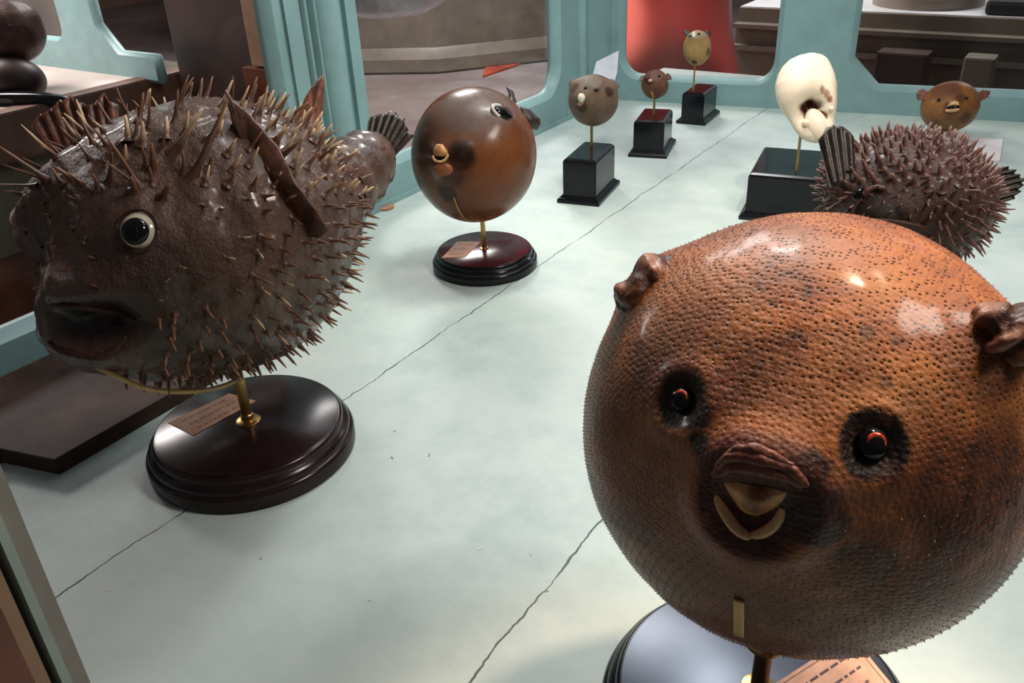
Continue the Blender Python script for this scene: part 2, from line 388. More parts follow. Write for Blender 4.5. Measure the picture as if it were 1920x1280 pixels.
class Body:
    """an inflated fish: unit sphere -> ellipsoid -> bumps, then stains"""
    def __init__(s, centre, axes, radii, sub=6):
        s.c = np.array(centre, float); s.A = np.array([_n(a) for a in axes]); s.r = np.array(radii, float)
        s.u, s.f = ico(sub); s.base()
    def base(s):
        s.v = s.c + (s.u * s.r) @ s.A; nl = (s.u / s.r); nl /= np.linalg.norm(nl, axis=1)[:, None]; s.n = nl @ s.A
        s.bvh(); s.b0 = s.v.copy()
        s.st = np.zeros((len(s.v), 4)); s.po = np.ones(len(s.v))
    def bvh(s): s.t = BVHTree.FromPolygons([tuple(q) for q in s.v], s.f)
    def hit(s, px, py):
        d = ray(px, py); d = d / np.linalg.norm(d)
        h = s.t.ray_cast(Vector(CAM), Vector(d))
        if h[0] is None:
            p = CAM + d * ((s.c - CAM) @ d); h = s.t.find_nearest(Vector(p)); return np.array(h[0]), _n(np.array(p) - s.c)
        n = np.array(h[1]); n = n if n @ d < 0 else -n
        return np.array(h[0]), n
    def bump(s, p, sig, h, direction=None, asp=None):
        """push out a mound (or a pit) of width sig at p"""
        dv = s.v - np.array(p)
        if asp is not None:      # (axis, factor): wider along that axis
            a = _n(asp[0]); k = dv @ a; dv = dv - np.outer(k * (1 - 1 / asp[1]), a)
        g = np.exp(-(dv ** 2).sum(1) / (2 * sig * sig)) * h
        s.v = s.v + (s.n if direction is None else _n(direction)) * g[:, None]
    def ring(s, p, rad, sig, h, ax=None, ay=None, e=1.0):
        dv = s.v - np.array(p)
        if ax is not None: q = np.sqrt((dv @ ax / 1.0) ** 2 + (dv @ ay / e) ** 2 + (dv @ np.cross(ax, ay)) ** 2)
        else: q = np.linalg.norm(dv, axis=1)
        s.v = s.v + s.n * (h * np.exp(-(q - rad) ** 2 / (2 * sig * sig)))[:, None]
    def rough(s, amp, freq, seed): s.v = s.v + s.n * (amp * wob(s.v, freq, seed))[:, None]
    def ridge(s, amp, freq, seed): s.v = s.v - s.n * (amp * (np.abs(wob(s.v, freq, seed)) - 0.3))[:, None]
    def rebase(s): s.bvh(); s.b0 = s.v.copy()
    def stain(s, p, rad, col, a=1.0, soft=0.5, rag=0.25, asp=None, seed=1):
        dv = s.b0 - np.array(p)
        if asp is not None:
            ax = _n(asp[0]); k = dv @ ax; dv = dv - np.outer(k * (1 - 1 / asp[1]), ax)
        d = np.linalg.norm(dv, axis=1) / rad + rag * wob(s.b0, 3.2 / rad, seed)
        w = np.clip((1 + soft / 2 - d) / soft, 0, 1); w = w * w * (3 - 2 * w) * a
        s.st[:, :3] = s.st[:, :3] * (1 - w[:, None]) + np.array(col) * w[:, None]
        s.st[:, 3] = np.maximum(s.st[:, 3], w) if a > 0 else s.st[:, 3]
    def region(s, w, col):
        w = np.clip(w, 0, 1); s.st[:, :3] = s.st[:, :3] * (1 - w[:, None]) + np.array(col) * w[:, None]
        s.st[:, 3] = np.maximum(s.st[:, 3], w)
    def make(s, name, mat, parent):
        o = mk(name, s.v, s.f, mat, parent)
        a = o.data.attributes.new('stain', 'FLOAT_COLOR', 'POINT'); a.data.foreach_set('color', s.st.astype(np.float32).ravel())
        b = o.data.attributes.new('pore', 'FLOAT', 'POINT'); b.data.foreach_set('value', s.po.astype(np.float32))
        s.bvh(); return o
def blank(o):
    n_ = len(o.data.vertices)
    a = o.data.attributes.new('stain', 'FLOAT_COLOR', 'POINT'); a.data.foreach_set('color', np.zeros(4 * n_, np.float32)); return o
def spots(o, lst):
    """stains on a small mesh: (point, radius, colour)"""
    n_ = len(o.data.vertices); v = np.zeros(3 * n_, np.float32); o.data.vertices.foreach_get('co', v); v = v.reshape(-1, 3); st = np.zeros((n_, 4))
    for p, r, c in lst:
        w = np.clip(1.4 - np.linalg.norm(v - p, axis=1) / r, 0, 1)[:, None]; st[:, :3] = st[:, :3] * (1 - w) + np.array(c) * w; st[:, 3:] = np.maximum(st[:, 3:], w)
    a = o.data.attributes.new('stain', 'FLOAT_COLOR', 'POINT'); a.data.foreach_set('color', st.astype(np.float32).ravel()); return o
def ball(name, c, r, mat, parent, sub=3, nrm=None, flat=1.0, up=None):
    v, f = ico(sub)
    if nrm is not None:
        R_, U_, O_ = basis(nrm, up); v = (v * np.array([1, 1, flat])) @ np.array([R_, U_, O_])
    return mk(name, np.array(c) + v * r, f, mat, parent)

def spine_geo(p, d, L, r, n=6, flare=2.6, bend=None, m=6, tip=0.28):
    prof = [(-0.10, flare * 1.0), (0.03, flare * 0.62), (0.13, 1.1), (0.35, 0.85), (0.7, 0.62), (1.0, tip)]
    d = _n(d); x = _n(np.cross(d, (0.37, 0.61, 0.7))); y = np.cross(d, x); vs, fs = [], []
    bend = np.zeros(3) if bend is None else np.array(bend)
    for t, k in prof:
        c = p + d * (L * t) + bend * (L * t * t)
        for i in range(n):
            a = 2 * math.pi * i / n; vs.append(c + (x * math.cos(a) + y * math.sin(a)) * (r * k))
    for j in range(len(prof) - 1):
        for i in range(n):
            a, b = j * n + i, j * n + (i + 1) % n; fs.append((a, b, b + n, a + n))
    fs.append(tuple((len(prof) - 1) * n + i for i in range(n)))
    return vs, fs
def along(o):
    n_ = len(o.data.vertices); t = np.array([0, 0.03, 0.13, 0.35, 0.7, 1.0]); a = np.tile(np.repeat(t, 6), n_ // 36).astype(np.float32)
    o.data.attributes.new('along', 'FLOAT', 'POINT').data.foreach_set('value', a); return o
def spines(lst, name, parent, mats, many=100, labels=None):
    """lst: (size shown, p, d, L, r, bend, material index); the largest are parts, the rest one part"""
    lst = sorted(lst, key=lambda q: -q[0]); rest = {}
    for k, q in enumerate(lst):
        vs, fs = spine_geo(q[1], q[2], q[3], q[4], bend=q[5])
        if k < many: along(mk(name, vs, fs, mats[q[6]], parent))
        else: rest.setdefault(0, []).append((vs, fs, q[6]))
    if rest:
        V, Fc, mi = [], [], []
        for vs, fs, m_ in rest[0]:
            o = len(V); V += list(vs); Fc += [tuple(i + o for i in f) for f in fs]; mi += [m_] * len(fs)
        o = mk('short_' + name + 's', V, Fc, mats, parent); o.data.polygons.foreach_set('material_index', mi)
        along(o); o['kind'] = 'stuff'
def spinemat(name, c0, c1, p0=0.15, p1=0.8):
    m, nt, b = newmat(name); a = nt.nodes.new('ShaderNodeAttribute'); a.attribute_name = 'along'
    n_ = noise(nt, tcoord(nt), 70, 4); f = math_(nt, 'ADD', a.outputs['Fac'], math_(nt, 'MULTIPLY', math_(nt, 'SUBTRACT', n_, 0.5), 0.5), clamp=True)
    lnk(nt, ramp(nt, f, [(p0, c0), (p1, c1)]), b.inputs['Base Color']); b.inputs['Roughness'].default_value = 0.4; b.inputs['Specular IOR Level'].default_value = 0.35; return m
def fib(n):
    k = np.arange(n) + 0.5; ph = np.arccos(1 - 2 * k / n); th = math.pi * (1 + 5 ** 0.5) * k
    return np.stack([np.cos(th) * np.sin(ph), np.sin(th) * np.sin(ph), np.cos(ph)], 1)

# ------------------------------------------------------------------ the case itself
bm = bmesh.new(); box(bm, -1.2, 0.62, -0.15, 2.7, -0.03, 0.0)
struct(frombm('floor', bm, floormat(), None, False))

LX = -1.165
B0 = np.array([-1.15, 2.25]); BD = _n((0.98361, 0.18031)); BN = np.array([-BD[1], BD[0]])   # back wall line, runs right; BN points away
def frame_wall(name, P0, U, N, holes, u0, u1, ztop, thick, mat, bev=0.014, outer=None):
    """wall in the plane through P0 along U, N pointing into the case; holes are rounded or chamfered openings with a wide bevel"""
    cu = bpy.data.curves.new(name + '_c', 'CURVE'); cu.dimensions = '2D'; cu.fill_mode = 'BOTH'
    def sp(pts):
        s = cu.splines.new('POLY'); s.points.add(len(pts) - 1); s.use_cyclic_u = True
        for k, p in enumerate(pts): s.points[k].co = (p[0], p[1], 0, 1)
    sp(outer or [(u0, 0), (u1, 0), (u1, ztop), (u0, ztop)])
    for h in holes: sp(h)
    cu.extrude = thick / 2 - bev * 0.55; cu.bevel_depth = bev; cu.bevel_resolution = 0
    o = bpy.data.objects.new('tmp', cu); COL.objects.link(o); bpy.context.view_layer.update()
    me = bpy.data.meshes.new_from_object(o.evaluated_get(bpy.context.evaluated_depsgraph_get())); bpy.data.objects.remove(o)
    w = np.array([v.co[:] for v in me.vertices]); U3 = np.array([U[0], U[1], 0]); N3 = np.array([N[0], N[1], 0])
    P = np.array([P0[0], P0[1], 0]) - N3 * (thick / 2) + np.outer(w[:, 0], U3) + np.outer(w[:, 1], (0, 0, 1)) + np.outer(w[:, 2], N3)
    me.vertices.foreach_set('co', P.astype(np.float32).ravel()); me.update()
    o = link(name, me, mat, None, False); return struct(o)
def opening(u0, u1, z0, z1, c, rnd=False):
    """octagonal opening; rnd gives softly rounded lower corners"""
    if rnd:
        pts = []
        for cx, cz, a0 in ((u0 + c, z0 + c * 1.1, math.pi), (u1 - c, z0 + c * 1.1, 1.5 * math.pi), (u1 - c, z1 - c, 0), (u0 + c, z1 - c, 0.5 * math.pi)):
            for k in range(7):
                a = a0 + k / 6 * math.pi / 2; pts.append((cx + c * math.cos(a), cz + c * 1.1 * math.sin(a)))
        return pts
    return [(u0, z0 + c), (u0 + c, z0), (u1 - c, z0), (u1, z0 + c), (u1, z1 - c), (u1 - c, z1), (u0 + c, z1), (u0, z1 - c)]
# bevelled frame walls: left side (two openings) and back (two openings)
frame_wall('wall_left', (LX, 0), (0, 1), (1, 0), [opening(0.03, 1.03, 0.062, 1.1, 0.07), opening(1.225, 1.965, 0.075, 1.1, 0.075, True)], -0.1, 2.26, 1.2, 0.03, TEAL)
frame_wall('wall_back', B0, BD, -BN, [opening(0.012, 0.452, 0.058, 1.1, 0.062, True), opening(0.622, 1.45, 0.058, 1.1, 0.075)], -0.02, 1.75, 1.2, 0.03, TEAL)
def pane(name, P0, U, u0, u1, z0, z1, off):
    U3 = np.array([U[0], U[1], 0]); P = np.array([P0[0], P0[1], 0]) + off
    vs = []
    nn = np.array([-U[1], U[0], 0]) * 0.0015
    for s in (-1, 1):
        for u, z in ((u0, z0), (u1, z0), (u1, z1), (u0, z1)): vs.append(P + U3 * u + np.array([0, 0, z]) + nn * s)
    return struct(mk(name, vs, [(0, 3, 2, 1), (4, 5, 6, 7), (0, 1, 5, 4), (1, 2, 6, 5), (2, 3, 7, 6), (3, 0, 4, 7)], GLASS, None, False))
pane('window_1', (LX, 0), (0, 1), 0.03, 1.03, 0.06, 1.1, np.array([-0.02, 0, 0]))
pane('window_2', (LX, 0), (0, 1), 1.225, 1.965, 0.07, 1.1, np.array([-0.02, 0, 0]))
pane('window_3', B0, BD, 0.01, 0.46, 0.05, 1.1, np.array([BN[0], BN[1], 0]) * 0.02)
pane('window_4', B0, BD, 0.62, 1.45, 0.05, 1.1, np.array([BN[0], BN[1], 0]) * 0.02)

def moulding(name, pieces, P0, U, N, z0, z1, mat):
    """vertical mouldings: (u, width, depth, round?)"""
    bm = bmesh.new(); U = np.array(U); N = np.array(N); P0 = np.array(P0)
    for u, w, d, rd in pieces:
        if rd:
            poly = [P0 + U * (u + w / 2 - w / 2 * math.cos(a)) + N * (d * math.sin(a)) for a in [math.pi * k / 10 for k in range(11)]]
        else:
            poly = [P0 + U * u, P0 + U * u + N * d, P0 + U * (u + w) + N * d, P0 + U * (u + w)]
        poly = [(p[0], p[1]) for p in poly]
        # keep counter-clockwise
        ar = sum(poly[i][0] * poly[(i + 1) % len(poly)][1] - poly[(i + 1) % len(poly)][0] * poly[i][1] for i in range(len(poly)))
        if ar < 0: poly = poly[::-1]
        prism(bm, poly, z0, z1)
    o = frombm(name, bm, mat, None, True); sharp(o, 30); return struct(o)
moulding('trim_1', [(1.05, 0.034, 0.012, 0), (1.084, 0.016, 0.020, 1), (1.104, 0.014, 0.022, 1), (1.124, 0.06, 0.022, 1), (1.190, 0.028, 0.016, 0)], (LX, 0), (0, 1), (1, 0), 0.0, 1.19, TEAL)
moulding('trim_2', [(1.99, 0.055, 0.008, 0), (2.056, 0.030, 0.020, 1), (2.10, 0.10, 0.012, 0)], (LX, 0), (0, 1), (1, 0), 0.0, 1.19, TEAL)
moulding('trim_3', [(0.470, 0.030, 0.004, 0), (0.5035, 0.10, 0.004, 0)], B0, BD, -BN, 0.0, 1.19, TEAL)
# low shoe strip at the foot of the left wall
bm = bmesh.new(); box(bm, LX, LX + 0.010, -0.1, 2.24, 0, 0.011); struct(frombm('baseboard_left', bm, TEAL, None, False))

# near corner post of the case front (vertical, close to the viewer)
def post(name, cols, y, depth, mats, z0=-0.02, z1=1.2):
    root = None
    out = []
    for (pa, pb), m_, dy in zip(cols, mats, depth):
        ya = xplane(pa, 1280, -0.45)[1]; yb = xplane(pb, 1280, -0.45)[1]
        bm = bmesh.new(); box(bm, -0.49, -0.45 + dy, min(ya, yb), max(ya, yb), z0, z1)
        out.append(struct(frombm(name, bm, m_, None, False)))
    return out
GREYT = simple('grey_green_paint', (0.25, 0.30, 0.27), 0.5, var=0.08, scale=20)
GREYW = simple('grey_warm_paint', (0.20, 0.18, 0.155), 0.5, var=0.08, scale=20)
BLACKG = simple('black_gasket', (0.012, 0.010, 0.008), 0.7)
post('trim_4', [(170, 132)], 0.15, [0.0], [GREYW]); post('trim_5', [(132, 112)], 0.15, [0.004], [GREYT])
post('trim_6', [(112, 94)], 0.15, [-0.01], [BLACKG]); post('trim_7', [(94, 62)], 0.15, [0.002], [WOODT])
post('trim_8', [(62, -220)], 0.15, [0.004], [WOODR])

# ------------------------------------------------------------------ the hall beyond the glass
MAR = marble()
bm = bmesh.new(); box(bm, -12, 8, -3, 16, -0.95, -0.9); struct(frombm('floor', bm, MAR, None, False))
bm = bmesh.new(); box(bm, -12, 8, 14, 14.2, -0.9, 4.5); box(bm, -2.0, 8, 6.4, 6.6, -0.9, 4.5); struct(frombm('wall_far', bm, BLUEG, None, False))
bm = bmesh.new(); box(bm, -12.2, -12, -3, 14, -0.9, 4.5); struct(frombm('wall_side', bm, simple('warm_wall', (0.30, 0.17, 0.13), 0.6, var=0.15, scale=1.2), None, False))
# wooden body of this case below its floor
bm = bmesh.new(); box(bm, -1.19, 0.6, -0.1, 2.24, -0.9, -0.031)
tag(frombm('case_base', bm, DARKB, None, False), 'dark wooden base that carries the turquoise glass case', 'base')
# neighbouring case
nc = thing('display_case', (-3.3, 1.4, -0.9), 'neighbouring display case with turquoise frame and pale floor, beyond the left glass', 'display case')
bm = bmesh.new(); box(bm, -4.6, -2.85, -0.6, 1.95, -0.02, 0.0); frombm('case_floor', bm, PALE, nc, False)
bm = bmesh.new(); box(bm, -2.87, -2.80, -0.6, 2.2, -0.15, 0.004); bevel(bm, 0.008); frombm('wooden_rim', bm, WOODB, nc, False)
bm = bmesh.new(); box(bm, -4.6, -2.86, -0.6, 2.2, -0.45, -0.021); frombm('side_panel', bm, OLIVE, nc, False)
bm = bmesh.new(); box(bm, -4.6, -2.9, -0.6, 2.15, -0.9, -0.451); frombm('lower_panel', bm, WOODR, nc, False)
xb = [yplane(p, 100, 1.87)[0] for p in (20, 120, 182, 340)]
w = frame_wall('case_frame', (0, 1.87), (1, 0), (0, -1), [opening(-4.5, yplane(120, 60, 1.87)[0], 0.10, 1.1, 0.06, True)], -4.6, -2.74, 1.2, 0.03, TEAL, 0.012, (lambda l: [(-4.6, 0), (-2.74, 0), (-2.74, 0.075), (l + 0.10, 0.075), (l, 0.175), (l, 1.2), (-4.6, 1.2)])(yplane(182, 60, 1.87)[0]))
del w['kind']; put(w, nc)
# dark specimen in the neighbouring case
ns = thing('dried_fish', tuple(fl(30, 195)), 'dark rounded specimen on a black stand in the neighbouring case at the left edge', 'fish specimen')
c = fl(20, 190) ; c2 = np.array([c[0], c[1], 0.0])
dd = (c2 - CAM) @ (-RC[:, 2])
b = Body(at(5, 55, dd), [cv(1, 0, 0), cv(0, 0, 1), cv(0, 1, 0)], (0.128, 0.12, 0.115), 5); b.rough(0.006, 60, 3); b.make('body', SK_SPINY, ns)
b = Body(at(22, 150, dd), [cv(1, 0, 0), cv(0, 0, 1), cv(0, 1, 0)], (0.105, 0.09, 0.075), 5); b.rough(0.003, 40, 4); b.make('mount', DARKB, ns)
b = Body(at(40, 190, dd * 0.99), [cv(1, 0, 0), cv(0, 0, 1), cv(0, 1, 0)], (0.18, 0.06, 0.03), 5); b.make('stand', BLACKW, ns)

# tall dark cabinet with a red foot, outside the left glass
pa, pb = yplane(338, 150, 1.96), yplane(535, 150, 1.96)
cb = thing('cabinet', ((pa[0] + pb[0]) / 2, 2.1, -0.9), 'tall dark brown cabinet in the hall, behind the spiny fish', 'cabinet')
bm = bmesh.new(); box(bm, pa[0], pb[0] + 0.04, 1.96, 2.2, -0.9, 1.8); bevel(bm, 0.01); frombm('body', bm, DARKB, cb, False)
xa, xb_ = yplane(470, 100, 1.94)[0], yplane(512, 100, 1.94)[0]
zt, zb = 1.2, yplane(490, 125, 1.94)[2]
bm = bmesh.new(); box(bm, xa, xb_, 1.935, 1.96, zb, zt); bevel(bm, 0.004); frombm('tan_panel', bm, WOODT, cb, False)
bm = bmesh.new(); box(bm, yplane(462, 150, 1.94)[0], yplane(516, 150, 1.94)[0], 1.93, 1.96, -0.5, zb - 0.005); bevel(bm, 0.004); frombm('red_panel', bm, WOODR, cb, False)

pw = [yplane(p, 60, 2.6)[0] for p in (-60, 150)]
bm = bmesh.new(); box(bm, pw[0], pw[1], 2.6, 2.7, -0.9, 1.6)
tag(frombm('pale_board', bm, PALE, None, False), 'pale upright board behind the neighbouring case, top left', 'board')
MP = [fl(x, y, -0.9) for x, y in ((905, 146), (962, 127), (1032, 100), (1036, 92), (960, 108), (912, 122))]
bm = bmesh.new(); prism(bm, [(p[0], p[1]) for p in MP], -0.9, -0.885)
tag(frombm('red_mat', bm, simple('red_mat', (0.36, 0.055, 0.03), 0.8, var=0.2, scale=3), None, False), 'red mat on the hall floor at the foot of the brown stone plinth', 'mat')
# curved stone plinth with mouldings, seen through the second left pane
prof = [(2.60, 0), (2.62, 0.02), (2.62, 0.12), (2.56, 0.16), (2.52, 0.20), (2.52, 0.62), (2.545, 0.64), (2.56, 0.67), (2.545, 0.70), (2.50, 0.72), (2.50, 0.95), (2.53, 0.98), (2.53, 1.01), (2.46, 1.06)]
pf = fl(820, 138, -0.9); dirn = _n((-0.62, 0.78, 0))
ctr = pf + dirn * 2.6
pl = lathe('stone_plinth', prof, (ctr[0], ctr[1], -0.9), STONE, None, n=14)
tag(pl, 'wide brown stone plinth with moulded ledges, behind the chestnut round fish', 'plinth')
# metal bowl standing on it
sb = fl(735, 24, 0.16)
bo = lathe('metal_bowl', [(0.16, 0), (0.24, 0.03), (0.30, 0.12), (0.32, 0.22), (0.30, 0.22), (0.28, 0.12), (0.2, 0.04)], (sb[0], sb[1], 0.16), SILV, None, n=32, sx=0.8, sy=0.8)
tag(bo, 'shiny silver bowl on top of the brown stone plinth, cut by the top edge', 'bowl')

# red flared column in the hall
rc = yplane(1262, 80, 3.45)
RR = 0.235
red = lathe('red_column', [(0.315, -0.9), (0.315, -0.25), (0.295, -0.16), (0.255, -0.02), (0.238, 0.15), (0.235, 2.2)], (rc[0], rc[1], 0), REDM, None, n=48, sx=0.92, sy=0.92)
tag(red, 'salmon red column that flares towards its foot, outside the back glass', 'column')

# stone ledges behind the right back pane
bm = bmesh.new()
q0 = yplane(1380, 60, 4.6); q1 = yplane(2400, 60, 4.6)
for (y0, z0, z1) in ((4.62, -0.9, -0.29), (4.55, -0.29, -0.265), (4.60, -0.265, -0.178), (4.54, -0.178, -0.158), (4.62, -0.158, -0.09)):
    box(bm, q0[0], q1[0] + 1, y0, 5.4, z0, z1)
o = frombm('stone_ledge', bm, STONE, None, False)
bm = bmesh.new(); box(bm, q0[0], q1[0] + 1, 4.64, 5.38, -0.09, -0.085); frombm('ledge_top', bm, simple('pale_marble', (0.62, 0.62, 0.64), 0.4, var=0.06, scale=3), o, False)
tag(o, 'long brown stone ledge with stepped mouldings behind the right back pane', 'ledge')
for k, (a, b_, w_) in enumerate(((1640, 1738, 0.30), (1805, 1865, 0.2))):
    xa, xb_ = yplane(a, 120, 4.3)[0], yplane(b_, 120, 4.3)[0]
    zt = yplane(1700, 100, 4.3)[2]
    bm = bmesh.new(); box(bm, xa, xb_, 4.3, 4.42, -0.9, zt); bevel(bm, 0.01)
    tag(frombm('stone_block', bm, DARKB if not k else OLIVE, None, False), ('broad dark brown block standing against the stone ledge in the hall' if not k else 'narrow grey block standing against the stone ledge, above the small amber fish'), 'block')
# baluster on the ledge
bx = yplane(1722, 20, 4.75)
ba = lathe('stone_urn', [(0.26, 0), (0.26, 0.05), (0.18, 0.09), (0.15, 0.2), (0.22, 0.35), (0.28, 0.5)], (bx[0], 4.97, -0.085), STONE2, None, n=32)
tag(ba, 'brown stone urn foot on the ledge at the top edge, right back pane', 'urn')
kx = yplane(1905, 18, 4.75)
bm = bmesh.new(); box(bm, kx[0] - 0.12, kx[0] + 0.4, 4.66, 4.9, -0.084, -0.02); bevel(bm, 0.02)
tag(frombm('dark_bundle', bm, BLACKG, None, False), 'dark flat bundle lying on the stone ledge in the top right corner', 'bundle')

# ------------------------------------------------------------------ stands
def round_base(foot, r, h, m_side, m_top, parent, lab=None):
    """ogee turned base"""
    prof = [(r * 0.97, 0), (r, h * 0.06), (r, h * 0.42), (r * 0.985, h * 0.50), (r * 0.965, h * 0.53), (r * 0.965, h * 0.62), (r * 0.955, h * 0.70),
            (r * 0.925, h * 0.76), (r * 0.91, h * 0.80), (r * 0.905, h * 0.92), (r * 0.89, h * 0.985), (r * 0.875, h)]
    o = lathe('base', prof, (foot[0], foot[1], 0), m_side, parent, n=120)
    t = lathe('base_top', [(r * 0.872, 0), (r * 0.872, 0.0008), (r * 0.866, 0.0012)], (foot[0], foot[1], h - 0.0002), m_top, parent, n=96)
    return o, t
def rod(foot, z0, z1, r, mat, parent, name='rod'):
    return lathe(name, [(r, z0), (r, z1)], (foot[0], foot[1], 0), mat, parent, n=16)
def flat_label(corners_px, z, parent, mat=PAPER, th=0.0006, name='paper_label', lines=0, frame=0):
    P = [fl(px, py, z) for px, py in corners_px]
    bm = bmesh.new(); prism(bm, [(p[0], p[1]) for p in P], z, z + th)
    o = frombm(name, bm, mat, parent, False)
    a, b_, c_, d_ = [np.array(p) for p in P]       # a->b long side, d->c opposite
    rg = random.Random(5)
    def q(s, t): return (a * (1 - s) + b_ * s) * (1 - t) + (d_ * (1 - s) + c_ * s) * t + np.array([0, 0, th + 0.0001])
    bm = bmesh.new(); any_ = False
    def strip(s0, s1, t0, t1):
        vs = [bm.verts.new(tuple(q(*w_))) for w_ in ((s0, t0), (s1, t0), (s1, t1), (s0, t1))]; bm.faces.new(vs)
    for k in range(lines):
        t = 0.2 + 0.6 * k / max(1, lines - 1); s = 0.14
        while s < 0.84:
            w_ = rg.uniform(0.03, 0.11); strip(s, min(0.88, s + w_), t, t + 0.035); s += w_ + 0.025; any_ = True
    if frame:
        for s0, s1, t0, t1 in ((0.04, 0.96, 0.05, 0.06), (0.04, 0.96, 0.94, 0.95), (0.04, 0.047, 0.05, 0.95), (0.953, 0.96, 0.05, 0.95)): strip(s0, s1, t0, t1); any_ = True
    if any_:
        frombm('ink_writing', bm, INK, o, False)
    else: bm.free()
    return o

# ================================================================== A  big porcupine fish, left
HA = 0.040
FA = fl(466, 790, HA)
sa = thing('display_stand', (FA[0], FA[1], 0), 'large oval dark lacquered turned stand under the big spiny fish, left', 'stand')
round_base(FA, 0.121, HA, EBONY, EBONY, sa)
lathe('flange', [(0.0145, 0), (0.0145, 0.0022), (0.012, 0.004), (0.0075, 0.0045), (0.0075, 0.011), (0.006, 0.0125)], (FA[0], FA[1], HA), BRASS, sa, n=40)
rod(FA, HA + 0.005, 0.165, 0.0062, BRASS, sa)
flat_label([(315, 793), (430, 738), (480, 752), (362, 817)], HA + 0.001, sa, lines=3)
CA = at(385, 450, 0.905)
fwd = _n(cv(-0.66, -0.52, 0.53)); sid = cv(0.67, -0.12, 0.72); sid = _n(sid - fwd * (sid @ fwd)); upv = np.cross(sid, fwd); upv = upv if upv @ cv(0, 1, 0) > 0 else -upv
RAD = np.array([0.162, 0.158, 0.142])
A = Body(CA, [sid, fwd, upv], RAD, 6)
fa = thing('porcupinefish', tuple(A.c - np.array([0, 0, 0.15])), 'big brown spiny inflated fish with a white-ringed glass eye, at the left', 'fish specimen')
def PA(s_, f_, u_): return CA + sid * s_ + fwd * f_ + upv * u_
# snout, brow, far cheek, tail root
p_m, n_m = A.hit(150, 600); p_e, n_e = A.hit(257, 432)
for px, py, sg, h in ((190, 560, 0.048, 0.030), (150, 610, 0.040, 0.020)):
    p, n_ = A.hit(px, py); A.bump(p, sg, h, fwd)
A.bump(A.hit(60, 420)[0], 0.028, 0.024, cv(-1, 0.08, 0.1))
A.bump(A.hit(110, 330)[0], 0.035, 0.012, cv(-1, 0.3, 0.1))
A.bump(A.hit(120, 670)[0], 0.032, 0.018, cv(-0.8, -0.5, 0.2))
A.bump(A.hit(90, 500)[0], 0.03, -0.010)
A.rebase()
A.bump(A.hit(165, 548)[0], 0.011, 0.008, asp=(cv(1, 0.05, 0.3), 3.0))
A.bump(A.hit(168, 620)[0], 0.0165, -0.034, asp=(cv(1, -0.05, 0.3), 2.3))
A.bump(A.hit(185, 668)[0], 0.009, 0.006, asp=(cv(1, -0.25, 0.3), 3.0))
A.bump(p_e, 0.028, 0.006)
A.bump(CA + cv(0.95, 0.42, -0.5) * 0.14, 0.035, 0.03, cv(0.8, 0.35, -0.3))
A.rough(0.003, 45, 5); A.ridge(0.0060, 75, 7); A.ridge(0.0035, 170, 8); A.rough(0.0012, 330, 6)
A.stain(A.hit(240, 500)[0], 0.045, (0.022, 0.009, 0.006), 0.8, 0.7)
A.stain(A.hit(420, 470)[0], 0.05, (0.03, 0.014, 0.009), 0.6, 0.8)
A.stain(A.hit(330, 330)[0], 0.07, (0.16, 0.10, 0.075), 0.6, 0.9)
A.stain(A.hit(560, 330)[0], 0.055, (0.20, 0.12, 0.09), 0.6, 0.9)
A.stain(A.hit(110, 490)[0], 0.03, (0.17, 0.05, 0.022), 0.8, 0.8)
A.stain(A.hit(100, 400)[0], 0.035, (0.15, 0.06, 0.035), 0.7, 0.8)
A.stain(A.hit(165, 545)[0], 0.03, (0.085, 0.045, 0.04), 0.8, 0.7, asp=(cv(1, 0, 0.3), 1.6))
A.stain(A.hit(430, 620)[0], 0.08, (0.085, 0.052, 0.022), 0.6, 0.9)
A.stain(A.hit(600, 500)[0], 0.06, (0.11, 0.065, 0.04), 0.6, 0.9)
A.stain(A.hit(165, 618)[0], 0.025, (0.008, 0.003, 0.002), 1.0, 0.45, 0.12, asp=(cv(1, -0.05, 0.3), 2.1))
A.stain(A.hit(300, 560)[0], 0.06, (0.035, 0.017, 0.012), 0.7, 0.8)
A.make('body', SK_PORC, fa)
p1, n1 = A.hit(165, 610)
LIP = skin('dark_lip_skin', [(0.3, (0.030, 0.014, 0.010)), (0.7, (0.075, 0.038, 0.028))], 30, (0.3, 0.5), bscale=60, bstr=0.6, stains=False)
for pts, r0 in (([(88, 578), (110, 572), (145, 572), (185, 578), (225, 584), (255, 600)], 0.0036), ([(92, 640), (112, 655), (145, 664), (185, 668), (215, 655), (238, 630)], 0.0040)):
    C_ = bez([A.hit(x, y)[0] + A.hit(x, y)[1] * 0.0005 for x, y in pts], 6)
    tube('lip', C_, [r0 * (0.45 + 0.55 * math.sin(math.pi * i / (len(C_) - 1))) * (1 + 0.12 * math.sin(i * 2.1)) for i in range(len(C_))], LIP, fa, n=10)
# glass eye: socket rim, white ring, black pupil
pe, ne = A.hit(257, 432)
ne = _n(ne * 0.3 + cv(-0.02, -0.04, 1) * 0.7)
re_ = 38 / F * 0.80
eye = ball('eye', pe - ne * 0.006, re_ * 0.93, EYEW, fa, 4, ne, 0.72)
rt = [pe + (basis(ne)[0] * math.cos(t) + basis(ne)[1] * math.sin(t)) * re_ * 0.96 + ne * 0.000 for t in np.linspace(0, 2 * math.pi, 33)]
tube('eye_rim', rt, 0.0016, LIP, fa, n=8)
ball('pupil', pe + ne * (re_ * 0.26) - basis(ne)[1] * re_ * 0.08 + basis(ne)[0] * re_ * 0.05, re_ * 0.62, EYEB, eye, 4, ne, 0.62)
